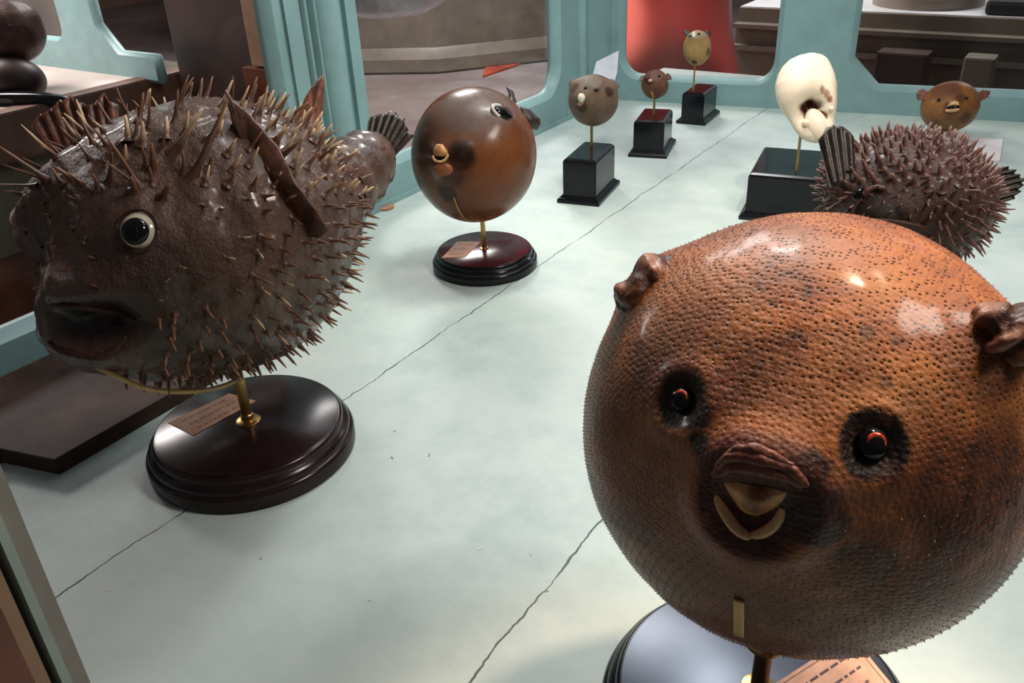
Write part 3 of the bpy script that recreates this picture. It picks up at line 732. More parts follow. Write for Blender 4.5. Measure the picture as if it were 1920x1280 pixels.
# fins
near_root = A.hit(545, 330)[0]
def blade(name, px_pts, depth_c, bulge, mat, parent, thick=0.003, nrm=None, ribs=6):
    """leathery flap: outline given around its own centre, ribbed and curved, with thickness"""
    P = [at(x, y, d_) for x, y, d_ in px_pts]; c_ = sum(P) / len(P)
    n_ = len(P); top = []; rings = 6
    nv = _n(np.cross(P[n_ // 3] - P[0], P[2 * n_ // 3] - P[0])) if nrm is None else _n(nrm)
    if nv @ (CAM - c_) < 0: nv = -nv
    vs, fs = [], []
    for sgn in (1, -1):
        off = len(vs)
        for j in range(rings):
            s = 1 - j / rings
            for k, p in enumerate(P):
                q = c_ + (p - c_) * s
                rib = 0.5 + 0.5 * math.cos(k * 1.9)
                vs.append(q + nv * (bulge * (1 - s * s) + (thick * 0.25 * rib * s) + sgn * thick * (0.25 + 0.5 * (1 - s))))
        vs.append(c_ + nv * (bulge + sgn * thick * 0.7)); cidx = len(vs) - 1
        for j in range(rings - 1):
            for k in range(n_):
                a, b2 = off + j * n_ + k, off + j * n_ + (k + 1) % n_
                f = (a, b2, b2 + n_, a + n_); fs.append(f if sgn > 0 else f[::-1])
        for k in range(n_):
            f = (off + (rings - 1) * n_ + k, off + (rings - 1) * n_ + (k + 1) % n_, cidx); fs.append(f if sgn > 0 else f[::-1])
    h = rings * n_ + 1
    for k in range(n_): fs.append((k, h + k, h + (k + 1) % n_, (k + 1) % n_))
    return mk(name, vs, fs, mat, parent)
def dens(pts, k=4):
    out = []
    for i in range(len(pts)):
        a, b2 = pts[i], pts[(i + 1) % len(pts)]
        for t in range(k): out.append(tuple(a[q] * (1 - t / k) + b2[q] * t / k for q in range(3)))
    return out
dA = 0.80
blade('pectoral_fin', dens([(424, 168, .80), (438, 190, .80), (462, 208, .80), (495, 245, .79), (525, 280, .79), (556, 345, .78), (590, 390, .79), (618, 432, .80), (600, 445, .81), (555, 440, .82), (505, 405, .83), (472, 360, .835), (450, 310, .83), (440, 262, .82), (436, 222, .81), (430, 195, .80)]), 0, 0.010, FINM, fa, 0.004)
blade('dorsal_fin', dens([(606, 138, 1.0), (608, 165, 1.0), (604, 205, 1.0), (598, 245, 0.99), (585, 285, 0.98), (560, 300, 0.97), (545, 270, 0.97), (555, 225, 0.98), (570, 185, 0.99), (590, 155, 1.0)]), 0, 0.004, FINR, fa, 0.004)
fin('pectoral_fin', at(160, 300, 0.98), cv(-0.25, 1, -0.1), cv(0.88, 0.42, 0.0), 0.075, 0.034, 0.052, FINR, fa, n=8, ragged=0.14, curl=-0.1, rip=0.05, seed=3)
# tail stalk and tail fin
st = bez([at(600, 370, 0.97), at(650, 335, 1.0), at(690, 300, 1.03), at(712, 288, 1.05)], 6)
blank(tube('tail_stalk', st, list(np.interp(np.linspace(0, 1, len(st)), [0, 0.5, 0.8, 1], [0.052, 0.042, 0.033, 0.018]) * (1 + 0.05 * np.sin(np.arange(len(st)) * 1.7))), SK_PORC, fa, n=20))
fin('tail_fin', at(706, 300, 1.05), cv(0.38, 1.0, -0.1), cv(1, -0.42, 0.1), 0.062, 0.012, 0.031, FIND, fa, n=7, ragged=0.08, curl=0.05, rip=0.035, seed=5)
tube('fin_tip', bez([at(733, 232, 1.07), at(728, 216, 1.07), at(737, 212, 1.075), at(742, 220, 1.08), at(738, 233, 1.08)], 5), 0.003, FINM, fa)
dome('dry_patch', at(684, 362, 0.99), cv(0, 0, 1), [(x * 0.9, y) for x, y in ell(0.012, 0.009, 12, 0.5)], 0.004, TAN, fa, back=0.02)
# spines
sp = []
N = 820
G = fib(N); G = G + RNG.normal(size=G.shape) * 0.018; G /= np.linalg.norm(G, axis=1)[:, None]
view = _n(CAM - CA)
wu = np.array([0, 0, 1.0])
for g in G:
    loc = (g * RAD) @ A.A; p0 = CA + loc * 1.35; hh = A.t.ray_cast(Vector(p0), Vector(_n(CA - p0)))
    if hh[0] is None: continue
    p = np.array(hh[0]); n_ = _n((g / RAD) @ A.A)
    ff, uu, ss = g[1], g[2], g[0]
    cx_ = n_ @ cv(1, 0, 0); cy_ = n_ @ cv(0, 1, 0); cz_ = n_ @ cv(0, 0, 1)
    if np.linalg.norm(p - pe) < 0.036 or np.linalg.norm(p - p1) < 0.062: continue
    back = -fwd * 0.55 + np.array([0, 0, 0.2])
    topness = np.clip((cy_ - 0.25) / 0.5, 0, 1)
    if topness > 0:
        if cx_ < 0.25 and RNG.random() < 0.55: continue
        L = 0.012 + 0.016 * RNG.random() * topness + 0.003; r = 0.0017 + 0.0009 * RNG.random(); d = _n(n_ * 0.7 - fwd * 0.25 * (0.5 + RNG.random()) + cv(0.22, 0.55, 0) * 0.7 + RNG.normal(size=3) * 0.12)
        if cx_ < -0.35: d = _n(n_ + cv(-0.3, 0.5, 0) + RNG.normal(size=3) * 0.2)
        mi = 0 if RNG.random() < (0.65 if (cx_ > 0.1 or cz_ < 0.2) else 0.2) else 2
    elif cx_ > 0.5:
        L = 0.010 + 0.010 * RNG.random(); r = 0.0018; d = _n(n_ * 0.7 + cv(0.45, -0.12, 0) + RNG.normal(size=3) * 0.14); mi = 2 if RNG.random() < 0.8 else 0
    elif cy_ < -0.5 and cx_ > -0.3:
        L = 0.010 + 0.005 * RNG.random(); r = 0.0021; d = _n(n_ * 0.8 + cv(0.4, -0.25, 0) + RNG.normal(size=3) * 0.14); mi = 2
    elif cx_ < -0.5 or (cx_ < 0 and cy_ < 0.3 and cy_ > -0.5):
        if RNG.random() < 0.6: continue
        L = 0.003 + 0.004 * RNG.random(); r = 0.0010; d = _n(n_ * 0.4 + cv(-0.4, 0.1, 0) + RNG.normal(size=3) * 0.4); mi = 2
    else:
        if RNG.random() < 0.35: continue
        L = 0.005 + 0.007 * RNG.random(); r = 0.0007 + 0.0007 * max(0, cx_); d = _n(n_ * 0.30 + cv(0.8, -0.05, 0) + RNG.normal(size=3) * 0.25); mi = 2 if RNG.random() < 0.8 else 0
    if cy_ < -0.4 and cx_ < -0.3: continue
    vis = max(0.15, cz_ + 0.5)
    sp.append((L * vis * r * 500, p, d, L, r, cv(0.0, -0.05, 0) + RNG.normal(size=3) * 0.08, mi))
# the long ones the photograph shows singly
for (x0, y0, x1, y1, dz, r) in ((88, 336, -10, 268, 0.03, 0.0024), (80, 335, 8, 308, 0.0, 0.0016), (64, 348, -10, 346, -0.01, 0.0014), (95, 285, 38, 233, 0.0, 0.0022),
                            (258, 345, 205, 255, 0.02, 0.0024), (255, 345, 195, 300, 0.02, 0.002), (330, 282, 378, 205, 0.02, 0.003), (365, 325, 425, 195, 0.03, 0.003),
                            (392, 262, 426, 200, 0.02, 0.0028), (288, 318, 286, 272, 0.02, 0.0034), (268, 268, 268, 228, 0.01, 0.003), (240, 262, 238, 215, 0.0, 0.003),
                            (312, 258, 313, 218, 0.0, 0.0028), (206, 338, 208, 288, 0.02, 0.0026), (165, 252, 148, 190, 0.0, 0.0026), (145, 262, 118, 220, 0, 0.0024),
                            (305, 370, 318, 340, 0.02, 0.003), (252, 358, 248, 330, 0.02, 0.003), (516, 265, 540, 238, 0.01, 0.003), (520, 300, 565, 262, 0.02, 0.003),
                            (585, 262, 605, 232, 0, 0.0028), (600, 300, 632, 270, 0.01, 0.003), (618, 205, 590, 240, 0, 0.0026), (545, 215, 480, 245, 0.0, 0.0026)):
    p, n_ = A.hit(x0, y0); dpt = (p - CAM) @ (-RC[:, 2]); q = at(x1, y1, dpt - dz)
    dd_ = q - p; sp.append((9, p, _n(dd_), np.linalg.norm(dd_), r, RNG.normal(size=3) * 0.03, 0 if y0 < 300 else 2))
SPT = spinemat('tan_tipped_spine', (0.095, 0.042, 0.027), (0.62, 0.42, 0.24), 0.15, 0.6); SPB = spinemat('brown_tipped_spine', (0.085, 0.038, 0.024), (0.22, 0.10, 0.05))
spines(sp, 'spine', fa, [SPT, DARKSP, SPB])
# flattened scale bases around the shoulders add the shingled look: short broad thorns
# brass cradle strip and thin wire of the stand
dB = 0.93
cr = bez([at(168, 680, 0.80), at(215, 703, 0.81), at(265, 725, 0.83), at(320, 734, 0.86), at(380, 732, 0.90), at(420, 723, 0.935), at(452, 708, 0.965)], 8)
tube('cradle_strip', cr, 0.0030, YEL, sa, n=10, flat=0.9, updir=cv(0, 1, 0.3))
tube('wire', bez([at(190, 682, 0.86), at(205, 668, 0.84), at(222, 652, 0.83), at(232, 636, 0.83), at(240, 633, 0.83)], 6), 0.0009, YEL, sa, n=6)

# support leg of the tail: short black post on a cork disc, behind the big spiny fish
fp = fl(718, 393, 0.0)
sp_ = thing('support_block', (fp[0], fp[1], 0), 'short black support on a small tan disc below the tail of the big spiny fish', 'support')
ff_ = fl(722, 390, 0.0)
lathe('disc', [(0.019, 0), (0.019, 0.004), (0.017, 0.005)], (ff_[0], ff_[1], 0), simple('cork', (0.42, 0.22, 0.11), 0.7), sp_, n=28)
tube('post', [fl(706, 394, 0.002), fl(688, 368, 0.03)], 0.0085, simple('navy_black', (0.012, 0.018, 0.03), 0.4), sp_, n=12)

# ================================================================== dark plank at the left wall
pk = [fl(0 - 60, 820), fl(12, 862), fl(112, 890), fl(352, 748), fl(470, 640), fl(330, 640), fl(-40, 738)]
pk = [(-1.02, 0.30), (fl(7, 868)[0], fl(7, 868)[1]), (fl(112, 890)[0], fl(112, 890)[1]), (fl(352, 749)[0], fl(352, 749)[1]), (-0.935, 0.80), (-1.10, 0.82), (-1.153, 0.80), (-1.153, 0.33)]
bm = bmesh.new(); prism(bm, pk[::1], 0.0, 0.022); bmesh.ops.recalc_face_normals(bm, faces=bm.faces); bevel(bm, 0.0015, 2)
tag(frombm('wooden_plank', bm, PLANKM, None, False), 'dark wooden board with cut corners lying on the case floor below the big spiny fish', 'board')

# ================================================================== B  chestnut smooth puffer on the maroon round base
HB = 0.030
FB = fl(908, 466, HB)
sb_ = thing('display_stand', (FB[0], FB[1], 0), 'round turned stand with a maroon top under the smooth chestnut fish', 'stand')
round_base(FB, 0.0905, HB, BLACKW, MAROON, sb_)
dBf = (np.array([FB[0], FB[1], 0.2]) - CAM) @ (-RC[:, 2])
CB = at(889, 291, dBf)
rod(FB, HB, CB[2] - 0.09, 0.0042, BRASS, sb_)
lathe('flange', [(0.008, 0), (0.008, 0.002), (0.005, 0.003)], (FB[0], FB[1], HB), BRASS, sb_, n=24)
flat_label([(828, 484), (872, 482), (901, 454), (858, 453)], HB + 0.001, sb_, lines=3)
rB = 119 / F * dBf
B = Body(CB, [cv(1, 0, 0), cv(0, 0, 1), cv(0, 1, 0)], (rB * 0.985, rB, rB * 1.045), 6)
fb = thing('pufferfish', tuple(CB - np.array([0, 0, rB])), 'smooth round chestnut puffer fish with an orange beak, on the maroon round stand', 'fish specimen')
pm, nm = B.hit(828, 292)
B.bump(pm, 0.016, 0.010); B.bump(B.hit(832, 320)[0], 0.011, 0.008)
pe, ne = B.hit(945, 215); B.bump(pe, 0.016, 0.006); B.bump(pe, 0.008, -0.008)
B.bump(B.hit(868, 275)[0], 0.010, 0.005); B.rough(0.0008, 60, 9)
B.stain(B.hit(935, 300)[0], 0.06, (0.30, 0.095, 0.030), 0.7, 0.9); B.stain(B.hit(905, 370)[0], 0.04, (0.24, 0.075, 0.025), 0.6, 0.9)
B.stain(B.hit(868, 290)[0], 0.024, (0.018, 0.008, 0.006), 0.95, 0.6)
B.stain(B.hit(850, 330)[0], 0.020, (0.035, 0.012, 0.008), 0.8, 0.8)
B.stain(B.hit(800, 250)[0], 0.045, (0.07, 0.030, 0.02), 0.7, 0.9)
B.stain(B.hit(895, 195)[0], 0.062, (0.16, 0.115, 0.095), 0.85, 0.7)
B.stain(B.hit(840, 360)[0], 0.016, (0.03, 0.010, 0.008), 0.8, 0.9, asp=(cv(0, 1, 0), 2.5))
B.stain(pe, 0.012, (0.01, 0.008, 0.008), 1.0, 0.4)
B.make('body', SK_MID, fb)
k = dBf / F
pm, nm = B.hit(826, 291); nm = _n(nm + cv(0, 0, 0.5))
dome('upper_beak', pm, nm, [(-13 * k, -2 * k), (-13 * k, 12 * k), (-7 * k, 20 * k), (4 * k, 19 * k), (12 * k, 8 * k), (15 * k, -1 * k), (5 * k, -4 * k)], 0.007, BEAKO, fb)
dome('mouth_interior', pm + nm * 0.0012 - basis(nm)[1] * 3 * k, nm, ell(13 * k, 8 * k, 18), 0.001, EYEB, fb)
tube('lower_beak', bez([pm + nm * 0.0035 + basis(nm)[0] * x * k + basis(nm)[1] * y * k for x, y in ((-13, -2), (-9, -9), (0, -12), (9, -9), (15, 0))], 5), 0.0021, BEAK, fb)
pl_, nl_ = B.hit(831, 318); dome('lower_lip', pl_, nl_, ell(17 * k, 12 * k, 20), 0.006, skin('orange_lip', [(0.3, (0.20, 0.06, 0.03)), (0.7, (0.38, 0.14, 0.07))], 60, stains=False), fb)
pe, ne = B.hit(943, 213)
eb = dome('eye', pe + ne * 0.001, ne, ell(0.0175, 0.0085, 24, -0.35), 0.005, EYEB, fb)
tube('eye_rim', [pe + ne * 0.001 + basis(ne)[0] * (0.0200 * math.cos(t) * 0.94 + 0.0110 * math.sin(t) * 0.34) + basis(ne)[1] * (0.0110 * math.sin(t) * 0.94 - 0.0200 * math.cos(t) * 0.34) for t in np.linspace(1.9, 4.4, 14)], 0.0030, simple('pale_rim', (0.6, 0.55, 0.52), 0.4), fb)
blade('dorsal_fin', dens([(948, 163, 1.40), (962, 172, 1.40), (968, 190, 1.39), (966, 205, 1.38), (956, 200, 1.38), (951, 185, 1.39), (955, 175, 1.40)], 3), 0, 0.002, FIND, fb, 0.003)
blade('pectoral_fin', dens([(975, 200, 1.36), (992, 206, 1.37), (1010, 222, 1.38), (1013, 232, 1.38), (1006, 244, 1.38), (992, 240, 1.37), (980, 225, 1.36)], 3), 0, 0.005, FIND, fb, 0.006)
tube('brass_strap', bez([B.hit(851, 368)[0] + B.hit(851, 368)[1] * 0.001, B.hit(857, 385)[0] + B.hit(857, 385)[1] * 0.001, B.hit(866, 402)[0] + B.hit(866, 402)[1] * 0.001, B.hit(880, 413)[0] + B.hit(880, 413)[1] * 0.001], 6), 0.0028, DULLBRASS, sb_, flat=0.4)

# ================================================================== box plinths
def plinth(FL, FR, depth_pt, h, mat, parent):
    """chamfer-topped block on a spreading foot; corners on the floor"""
    FL, FR, BR = np.array(FL[:2]), np.array(FR[:2]), np.array(depth_pt[:2])
    ux = _n(FR - FL); uy = np.array([-ux[1], ux[0]]); w_ = np.linalg.norm(FR - FL); d_ = abs((BR - FR) @ uy)
    c_ = FL + ux * w_ / 2 + uy * d_ / 2
    def ring(s, t): return [c_ + ux * a * (w_ / 2 - s) + uy * b2 * (d_ / 2 - s) for a, b2 in ((-1, -1), (1, -1), (1, 1), (-1, 1))]
    i_ = 0.010
    def stack(levels, name):
        vs, fs = [], []
        for s, z in levels: vs += [(p[0], p[1], z) for p in ring(s, 0)]
        for j in range(len(levels) - 1):
            for q in range(4): a, b2 = j * 4 + q, j * 4 + (q + 1) % 4; fs.append((a, b2, b2 + 4, a + 4))
        fs.append((3, 2, 1, 0)); m_ = (len(levels) - 1) * 4; fs.append((m_, m_ + 1, m_ + 2, m_ + 3))
        o = mk(name, vs, fs, mat, parent, False)
        bm = bmesh.new(); bm.from_mesh(o.data); bmesh.ops.bevel(bm, geom=[e for e in bm.edges if abs(e.verts[0].co.z - e.verts[1].co.z) > 0.003], offset=0.0015, segments=2, affect='EDGES'); bm.to_mesh(o.data); bm.free()
    stack([(0.0, 0.0), (0.0, 0.006), (0.0025, 0.009), (0.005, 0.010), (i_ - 0.002, 0.014)], 'foot_moulding')
    stack([(i_, 0.0141), (i_, h - 0.007), (i_ + 0.002, h - 0.003), (i_ + 0.006, h)], 'block')
    return c_, ux, uy
def small_stand(FLp, FRp, BRp, h, label, rodpx, rod_top, rr=0.0022, BRmat=DULLBRASS):
    FLw, FRw, BRw = fl(*FLp), fl(*FRp), fl(*BRp)
    t = thing('display_plinth', ((FLw[0] + BRw[0]) / 2, (FLw[1] + BRw[1]) / 2, 0), label, 'plinth', 'black box plinths')
    del t['group']
    plinth(FLw, FRw, BRw, h, BLACKW, t)
    f = fl(rodpx[0], rodpx[1], h)
    d_ = (np.array([f[0], f[1], 0.2]) - CAM) @ (-RC[:, 2])
    return t, f, d_

# C
tC, fC, dC = small_stand((1044, 380), (1123, 388), (1173, 345), 0.090, 'nearest of the three black box plinths at the back left', (1109, 272), 0)
CC = at(1112, 188, dC); rC = 47 / F * dC
rod(fC, 0.089, CC[2] - rC * 0.8, 0.0028, DULLBRASS, tC)
C = Body(CC, [cv(1, 0, 0), cv(0, 0, 1), cv(0, 1, 0)], (rC * 0.99, rC, rC * 1.0), 5)
fc = thing('pufferfish', tuple(CC - np.array([0, 0, rC])), 'small grey-brown puffer fish with a white snout, on the nearest small black box plinth', 'fish specimen')
C.bump(C.hit(1092, 182)[0], 0.012, 0.010); C.bump(C.hit(1118, 168)[0], 0.008, 0.003); C.bump(C.hit(1075, 158)[0], 0.01, 0.006); C.bump(C.hit(1150, 160)[0], 0.01, 0.006)
C.rough(0.0012, 110, 21)
C.stain(C.hit(1092, 200)[0], 0.012, (0.05, 0.02, 0.015), 0.8); C.stain(C.hit(1118, 168)[0], 0.006, (0.02, 0.01, 0.01), 0.95); C.stain(C.hit(1143, 172)[0], 0.010, (0.04, 0.02, 0.015), 0.85)
C.stain(C.hit(1112, 150)[0], 0.022, (0.24, 0.20, 0.15), 0.7); C.stain(C.hit(1078, 165)[0], 0.010, (0.05, 0.025, 0.018), 0.8)
C.make('body', SK_GREY, fc); k = dC / F
pp, np_ = C.hit(1090, 183); dome('beak', pp, _n(np_ + cv(0, 0, 1)), ell(7 * k, 8 * k, 16), 0.009, IVORY, fc)
pp, np_ = C.hit(1088, 194); dome('lower_lip', pp, np_, ell(7 * k, 4 * k, 14), 0.004, simple('pink_lip', (0.45, 0.22, 0.15), 0.4), fc)
for x, y in ((1118, 168), (1098, 165)):
    pp, np_ = C.hit(x, y); ball('eye', pp, 0.0034, EYEB, fc, 2)
fin('pectoral_fin', at(1080, 160, dC), cv(-0.8, 0.55, 0.1), cv(0.5, 0.8, 0), 0.014, 0.007, 0.010, FINM, fc, n=4, thick=0.002, seed=1)
fin('pectoral_fin', at(1147, 163, dC), cv(0.55, 0.7, 0.1), cv(0.8, -0.5, 0), 0.014, 0.008, 0.012, FINM, fc, n=4, thick=0.002, seed=2)
# D
tD, fD, dD = small_stand((1177, 294), (1250, 298), (1278, 267), 0.083, 'middle one of the three small black box plinths at the back left', (1226, 214), 0)
CD = at(1228, 158, dD); rD = 26 / F * dD
rod(fD, 0.082, CD[2] - rD * 0.8, 0.0028, DULLBRASS, tD)
D = Body(CD, [cv(1, 0, 0), cv(0, 0, 1), cv(0, 1, 0)], (rD * 0.98, rD, rD), 5)
fd = thing('pufferfish', tuple(CD - np.array([0, 0, rD])), 'tiny mottled red-brown puffer fish on the middle small black box plinth', 'fish specimen')
D.rough(0.0022, 170, 31); D.bump(D.hit(1219, 150)[0], 0.008, 0.006)
D.stain(D.hit(1219, 151)[0], 0.008, (0.03, 0.012, 0.01), 0.9); D.stain(D.hit(1232, 140)[0], 0.018, (0.25, 0.14, 0.11), 0.6)
D.make('body', SK_RED, fd); k = dD / F
pp, np_ = D.hit(1219, 151); dome('beak', pp, np_, ell(4 * k, 3 * k, 12), 0.004, BEAK, fd)
fin('pectoral_fin', at(1206, 148, dD), cv(-0.8, 0.5, 0), cv(0.5, 0.8, 0), 0.008, 0.006, 0.008, FINM, fd, n=3, thick=0.002, seed=4)
fin('pectoral_fin', at(1250, 146, dD), cv(0.7, 0.5, 0), cv(0.5, -0.8, 0), 0.010, 0.006, 0.009, FINM, fd, n=3, thick=0.002, seed=5)
for x, y in ((1211, 148), (1236, 143)):
    pp, np_ = D.hit(x, y); ball('eye', pp, 0.0034, EYEB, fd, 2)
pp, np_ = D.hit(1224, 178); tube('brass_strap', [D.hit(1222, 172)[0] + np_ * 0.001, D.hit(1225, 183)[0] + np_ * 0.001], 0.0022, DULLBRASS, tD)
# E
tE, fE, dE = small_stand((1267, 231), (1322, 236), (1342, 212), 0.078, 'farthest of the three black box plinths, beside the back frame', (1300, 170), 0)
CE = at(1307, 90, dE); rE = 28 / F * dE
rod(fE, 0.077, CE[2] - rE, 0.0022, DULLBRASS, tE)
E_ = Body(CE, [cv(1, 0, 0), cv(0, 0, 1), cv(0, 1, 0)], (rE * 0.92, rE * 0.95, rE * 1.15), 5)
fe = thing('pufferfish', tuple(CE - np.array([0, 0, rE * 1.15])), 'tiny ochre egg-shaped puffer fish with dark ear-like fins, on the farthest black plinth', 'fish specimen')
E_.bump(E_.hit(1304, 70)[0], 0.012, 0.009)
E_.stain(E_.hit(1306, 64)[0], 0.022, (0.42, 0.33, 0.22), 0.7); E_.stain(E_.hit(1302, 118)[0], 0.008, (0.05, 0.03, 0.02), 0.9); E_.stain(E_.hit(1328, 98)[0], 0.009, (0.12, 0.06, 0.03), 0.7)
E_.make('body', SK_YEL, fe); k = dE / F
pp, np_ = E_.hit(1301, 66); dome('beak', pp, _n(np_ + cv(0, 0, 1)), ell(4 * k, 6 * k, 14), 0.006, IVORY, fe)
for x, y in ((1310, 64), (1294, 68)):
    pp, np_ = E_.hit(x, y); ball('eye', pp, 0.0036, EYEB, fe, 2)
fin('pectoral_fin', at(1291, 66, dE), cv(-0.5, 0.8, 0), cv(0.8, 0.5, 0), 0.015, 0.004, 0.007, FIND, fe, n=3, thick=0.002, seed=6)
fin('pectoral_fin', at(1325, 68, dE), cv(0.4, 0.8, 0), cv(0.8, -0.4, 0), 0.018, 0.006, 0.007, FIND, fe, n=3, thick=0.003, seed=7)

# clear plastic tag leaning behind C
q = [at(1106, 160, dC * 1.10), at(1118, 116, dC * 1.12), at(1160, 95, dC * 1.14), at(1157, 135, dC * 1.13), at(1150, 160, dC * 1.11)]
nrm_ = _n(np.cross(q[1] - q[0], q[2] - q[0])) * 0.0008
vs = [p + nrm_ for p in q] + [p - nrm_ for p in q]
fs = [(0, 1, 2, 3, 4), (9, 8, 7, 6, 5)] + [(i, i + 5, (i + 1) % 5 + 5, (i + 1) % 5) for i in range(5)]
# it stands on a thin wire foot
ct = thing('specimen_card', tuple(np.array([q[0][0], q[0][1], 0])), 'pale translucent card standing behind the small grey-brown puffer fish', 'card')
mk('card', vs, fs, simple('pale_card', (0.50, 0.53, 0.57), 0.3, var=0.05), ct, False)
mid = (q[0] + q[4]) / 2
mid = at(1111, 158, dC * 1.10); tube('wire_foot', [mid, np.array([mid[0], mid[1], 0.0])], 0.0015, DULLBRASS, ct)

# ================================================================== S  ivory shell-like jaw on a large black plinth
FLs, FRd = fl(1384, 411), None
ux = BD * 1.0; uy = np.array([-ux[1], ux[0]])
wS, dS_ = 0.19, 0.20
FRs = FLs + np.array([ux[0], ux[1], 0]) * wS; BRs = FRs + np.array([uy[0], uy[1], 0]) * dS_
tS = thing('display_plinth', tuple((FLs + BRs) / 2), 'large black box plinth under the ivory shell-like specimen', 'plinth')
plinth(FLs, FRs, BRs, 0.088, BLACKW, tS)
fS = fl(1493, 320, 0.088); dSh = (np.array([fS[0], fS[1], 0.2]) - CAM) @ (-RC[:, 2])
zS = at(1495, 240, dSh)
rod(fS, 0.087, zS[2] + 0.01, 0.0026, DULLBRASS, tS)
fs_ = thing('shell_specimen', tuple(at(1512, 262, dSh)), 'ivory white bulbous shell-like specimen with a dark hole, above the large black plinth', 'shell')
rows = [(101, 1512, 1530), (105, 1495, 1542), (112, 1480, 1551), (125, 1467, 1558), (140, 1459, 1564), (160, 1454, 1568), (180, 1456, 1568), (195, 1461, 1568), (210, 1469, 1566), (222, 1477, 1563), (235, 1484, 1564), (247, 1492, 1565), (258, 1503, 1557), (264, 1513, 1548), (267, 1524, 1538)]
S = Body((0, 0, 0), [(1, 0, 0), (0, 1, 0), (0, 0, 1)], (1, 1, 1), 6)
k = dSh / F; ys = np.array([r[0] for r in rows], float); xl = np.array([r[1] for r in rows], float); xr = np.array([r[2] for r in rows], float)
u_ = S.u; yy = 184 - u_[:, 2] * 83.5
lx, rx = np.interp(yy, ys, xl), np.interp(yy, ys, xr)
rr_ = np.sqrt(np.maximum(1e-6, 1 - u_[:, 2] ** 2)); hx = u_[:, 0] / rr_; hy = u_[:, 1] / rr_
hw = (rx - lx) / 2; cxm = (rx + lx) / 2
X_ = (cxm + hw * hx); dz_ = hy * hw * 0.62 * k
base = np.array([at(a, b2, dSh) for a, b2 in zip(X_, yy)])
S.v = base + np.outer(dz_, cv(0, 0, 1)); S.n = np.array([_n(v) for v in (np.outer(hx, cv(1, 0, 0)) + np.outer(hy, cv(0, 0, 1)) + np.outer(u_[:, 2], cv(0, 1, 0)))]); S.bvh(); S.b0 = S.v.copy()
hp, hn = S.hit(1520, 206)
S.bump(hp, 0.016, -0.036, asp=(cv(0.6, 0.7, 0), 1.3))
S.bump(S.hit(1530, 182)[0], 0.009, 0.004, asp=(cv(1, 0.1, 0), 2)); S.bump(S.hit(1553, 185)[0], 0.012, 0.010, asp=(cv(0.15, -1, 0), 2.0))
S.bump(S.hit(1500, 165)[0], 0.022, 0.006); S.bump(S.hit(1551, 216)[0], 0.0045, -0.009, asp=(cv(1, -0.8, 0), 2.4))
S.rough(0.0006, 90, 41)
S.stain(S.hit(1522, 203)[0], 0.0185, (0.04, 0.010, 0.005), 1.0, 0.35, 0.12, asp=(cv(1, 0.35, 0), 1.35)); S.stain(S.hit(1507, 221)[0], 0.008, (0.05, 0.015, 0.008), 1.0, 0.4)
S.stain(S.hit(1551, 216)[0], 0.005, (0.10, 0.025, 0.015), 0.95, 0.5, asp=(cv(1, -0.8, 0), 2.0))
for x, y in ((1541, 168), (1548, 176), (1553, 186)): S.stain(S.hit(x, y)[0], 0.0035, (0.42, 0.18, 0.08), 0.8, 0.6, asp=(cv(0.5, -1, 0), 2.0))
SKS = skin('ivory_shell_surface', [(0.3, (0.80, 0.64, 0.48)), (0.7, (0.90, 0.80, 0.66))], 12, (0.28, 0.4), bscale=60, bstr=0.08)
S.make('shell_body', SKS, fs_)
ds_ = (S.hit(1533, 240)[0] - CAM) @ (-RC[:, 2])
ik = Body(at(1531, 234, ds_ + 0.010), [_n(cv(0.9, 0.4, 0)), cv(0, 0, 1), _n(cv(-0.4, 0.9, 0))], (0.0185, 0.015, 0.031), 4); ik.rough(0.0008, 120, 4); ik.make('inner_fold', SKS, fs_)
ball('inner_knob', at(1511, 230, ds_ + 0.004), 0.0065, SHELLM, fs_, 3)
ball('lip_knob', S.hit(1559, 204)[0], 0.0045, SHELLM, fs_, 3)

# ================================================================== G  dark spiny fish behind the near one
CG = at(1700, 372, 0.965); fG = np.array([CG[0], CG[1], 0.0])
sg = thing('display_stand', tuple(fG), 'round dark stand hidden behind the near amber fish', 'stand')
round_base(CG, 0.085, 0.03, BLACKW, BLACKW, sg); rod(CG, 0.03, CG[2] - 0.06, 0.004, BRASS, sg)
gf = _n(cv(-0.25, -0.42, 0.87)); gs = cv(1, -0.18, 0.2); gs = _n(gs - gf * (gs @ gf)); gu = np.cross(gs, gf); gu = gu if gu @ cv(0, 1, 0) > 0 else -gu
RG = np.array([0.092, 0.090, 0.070])
Gb = Body(CG, [gs, gf, gu], RG, 6)
fg = thing('porcupinefish', tuple(CG - np.array([0, 0, 0.07])), 'dark purple-brown spiny fish densely covered in thorns, behind the near amber fish', 'fish specimen')
Gb.rough(0.003, 70, 51); Gb.bump(Gb.hit(1660, 405)[0], 0.02, 0.012, gf); Gb.bump(Gb.hit(1612, 365)[0], 0.009, 0.004)
Gb.stain(Gb.hit(1660, 420)[0], 0.025, (0.012, 0.007, 0.006), 0.9, 0.6); Gb.stain(Gb.hit(1640, 395)[0], 0.018, (0.10, 0.085, 0.08), 0.7, 0.6); Gb.stain(Gb.hit(1780, 430)[0], 0.04, (0.07, 0.03, 0.02), 0.6, 0.9)
Gb.make('body', SK_SPINY, fg)
tube('brow_ridge', bez([Gb.hit(x, y)[0] + Gb.hit(x, y)[1] * 0.002 for x, y in ((1600, 405), (1608, 382), (1625, 362), (1645, 352), (1660, 356))], 5), 0.0024, FINM, fg)
tube('upper_lip', bez([Gb.hit(x, y)[0] + Gb.hit(x, y)[1] * 0.003 for x, y in ((1600, 412), (1640, 414), (1690, 418), (1735, 428))], 5), 0.004, LIP, fg)
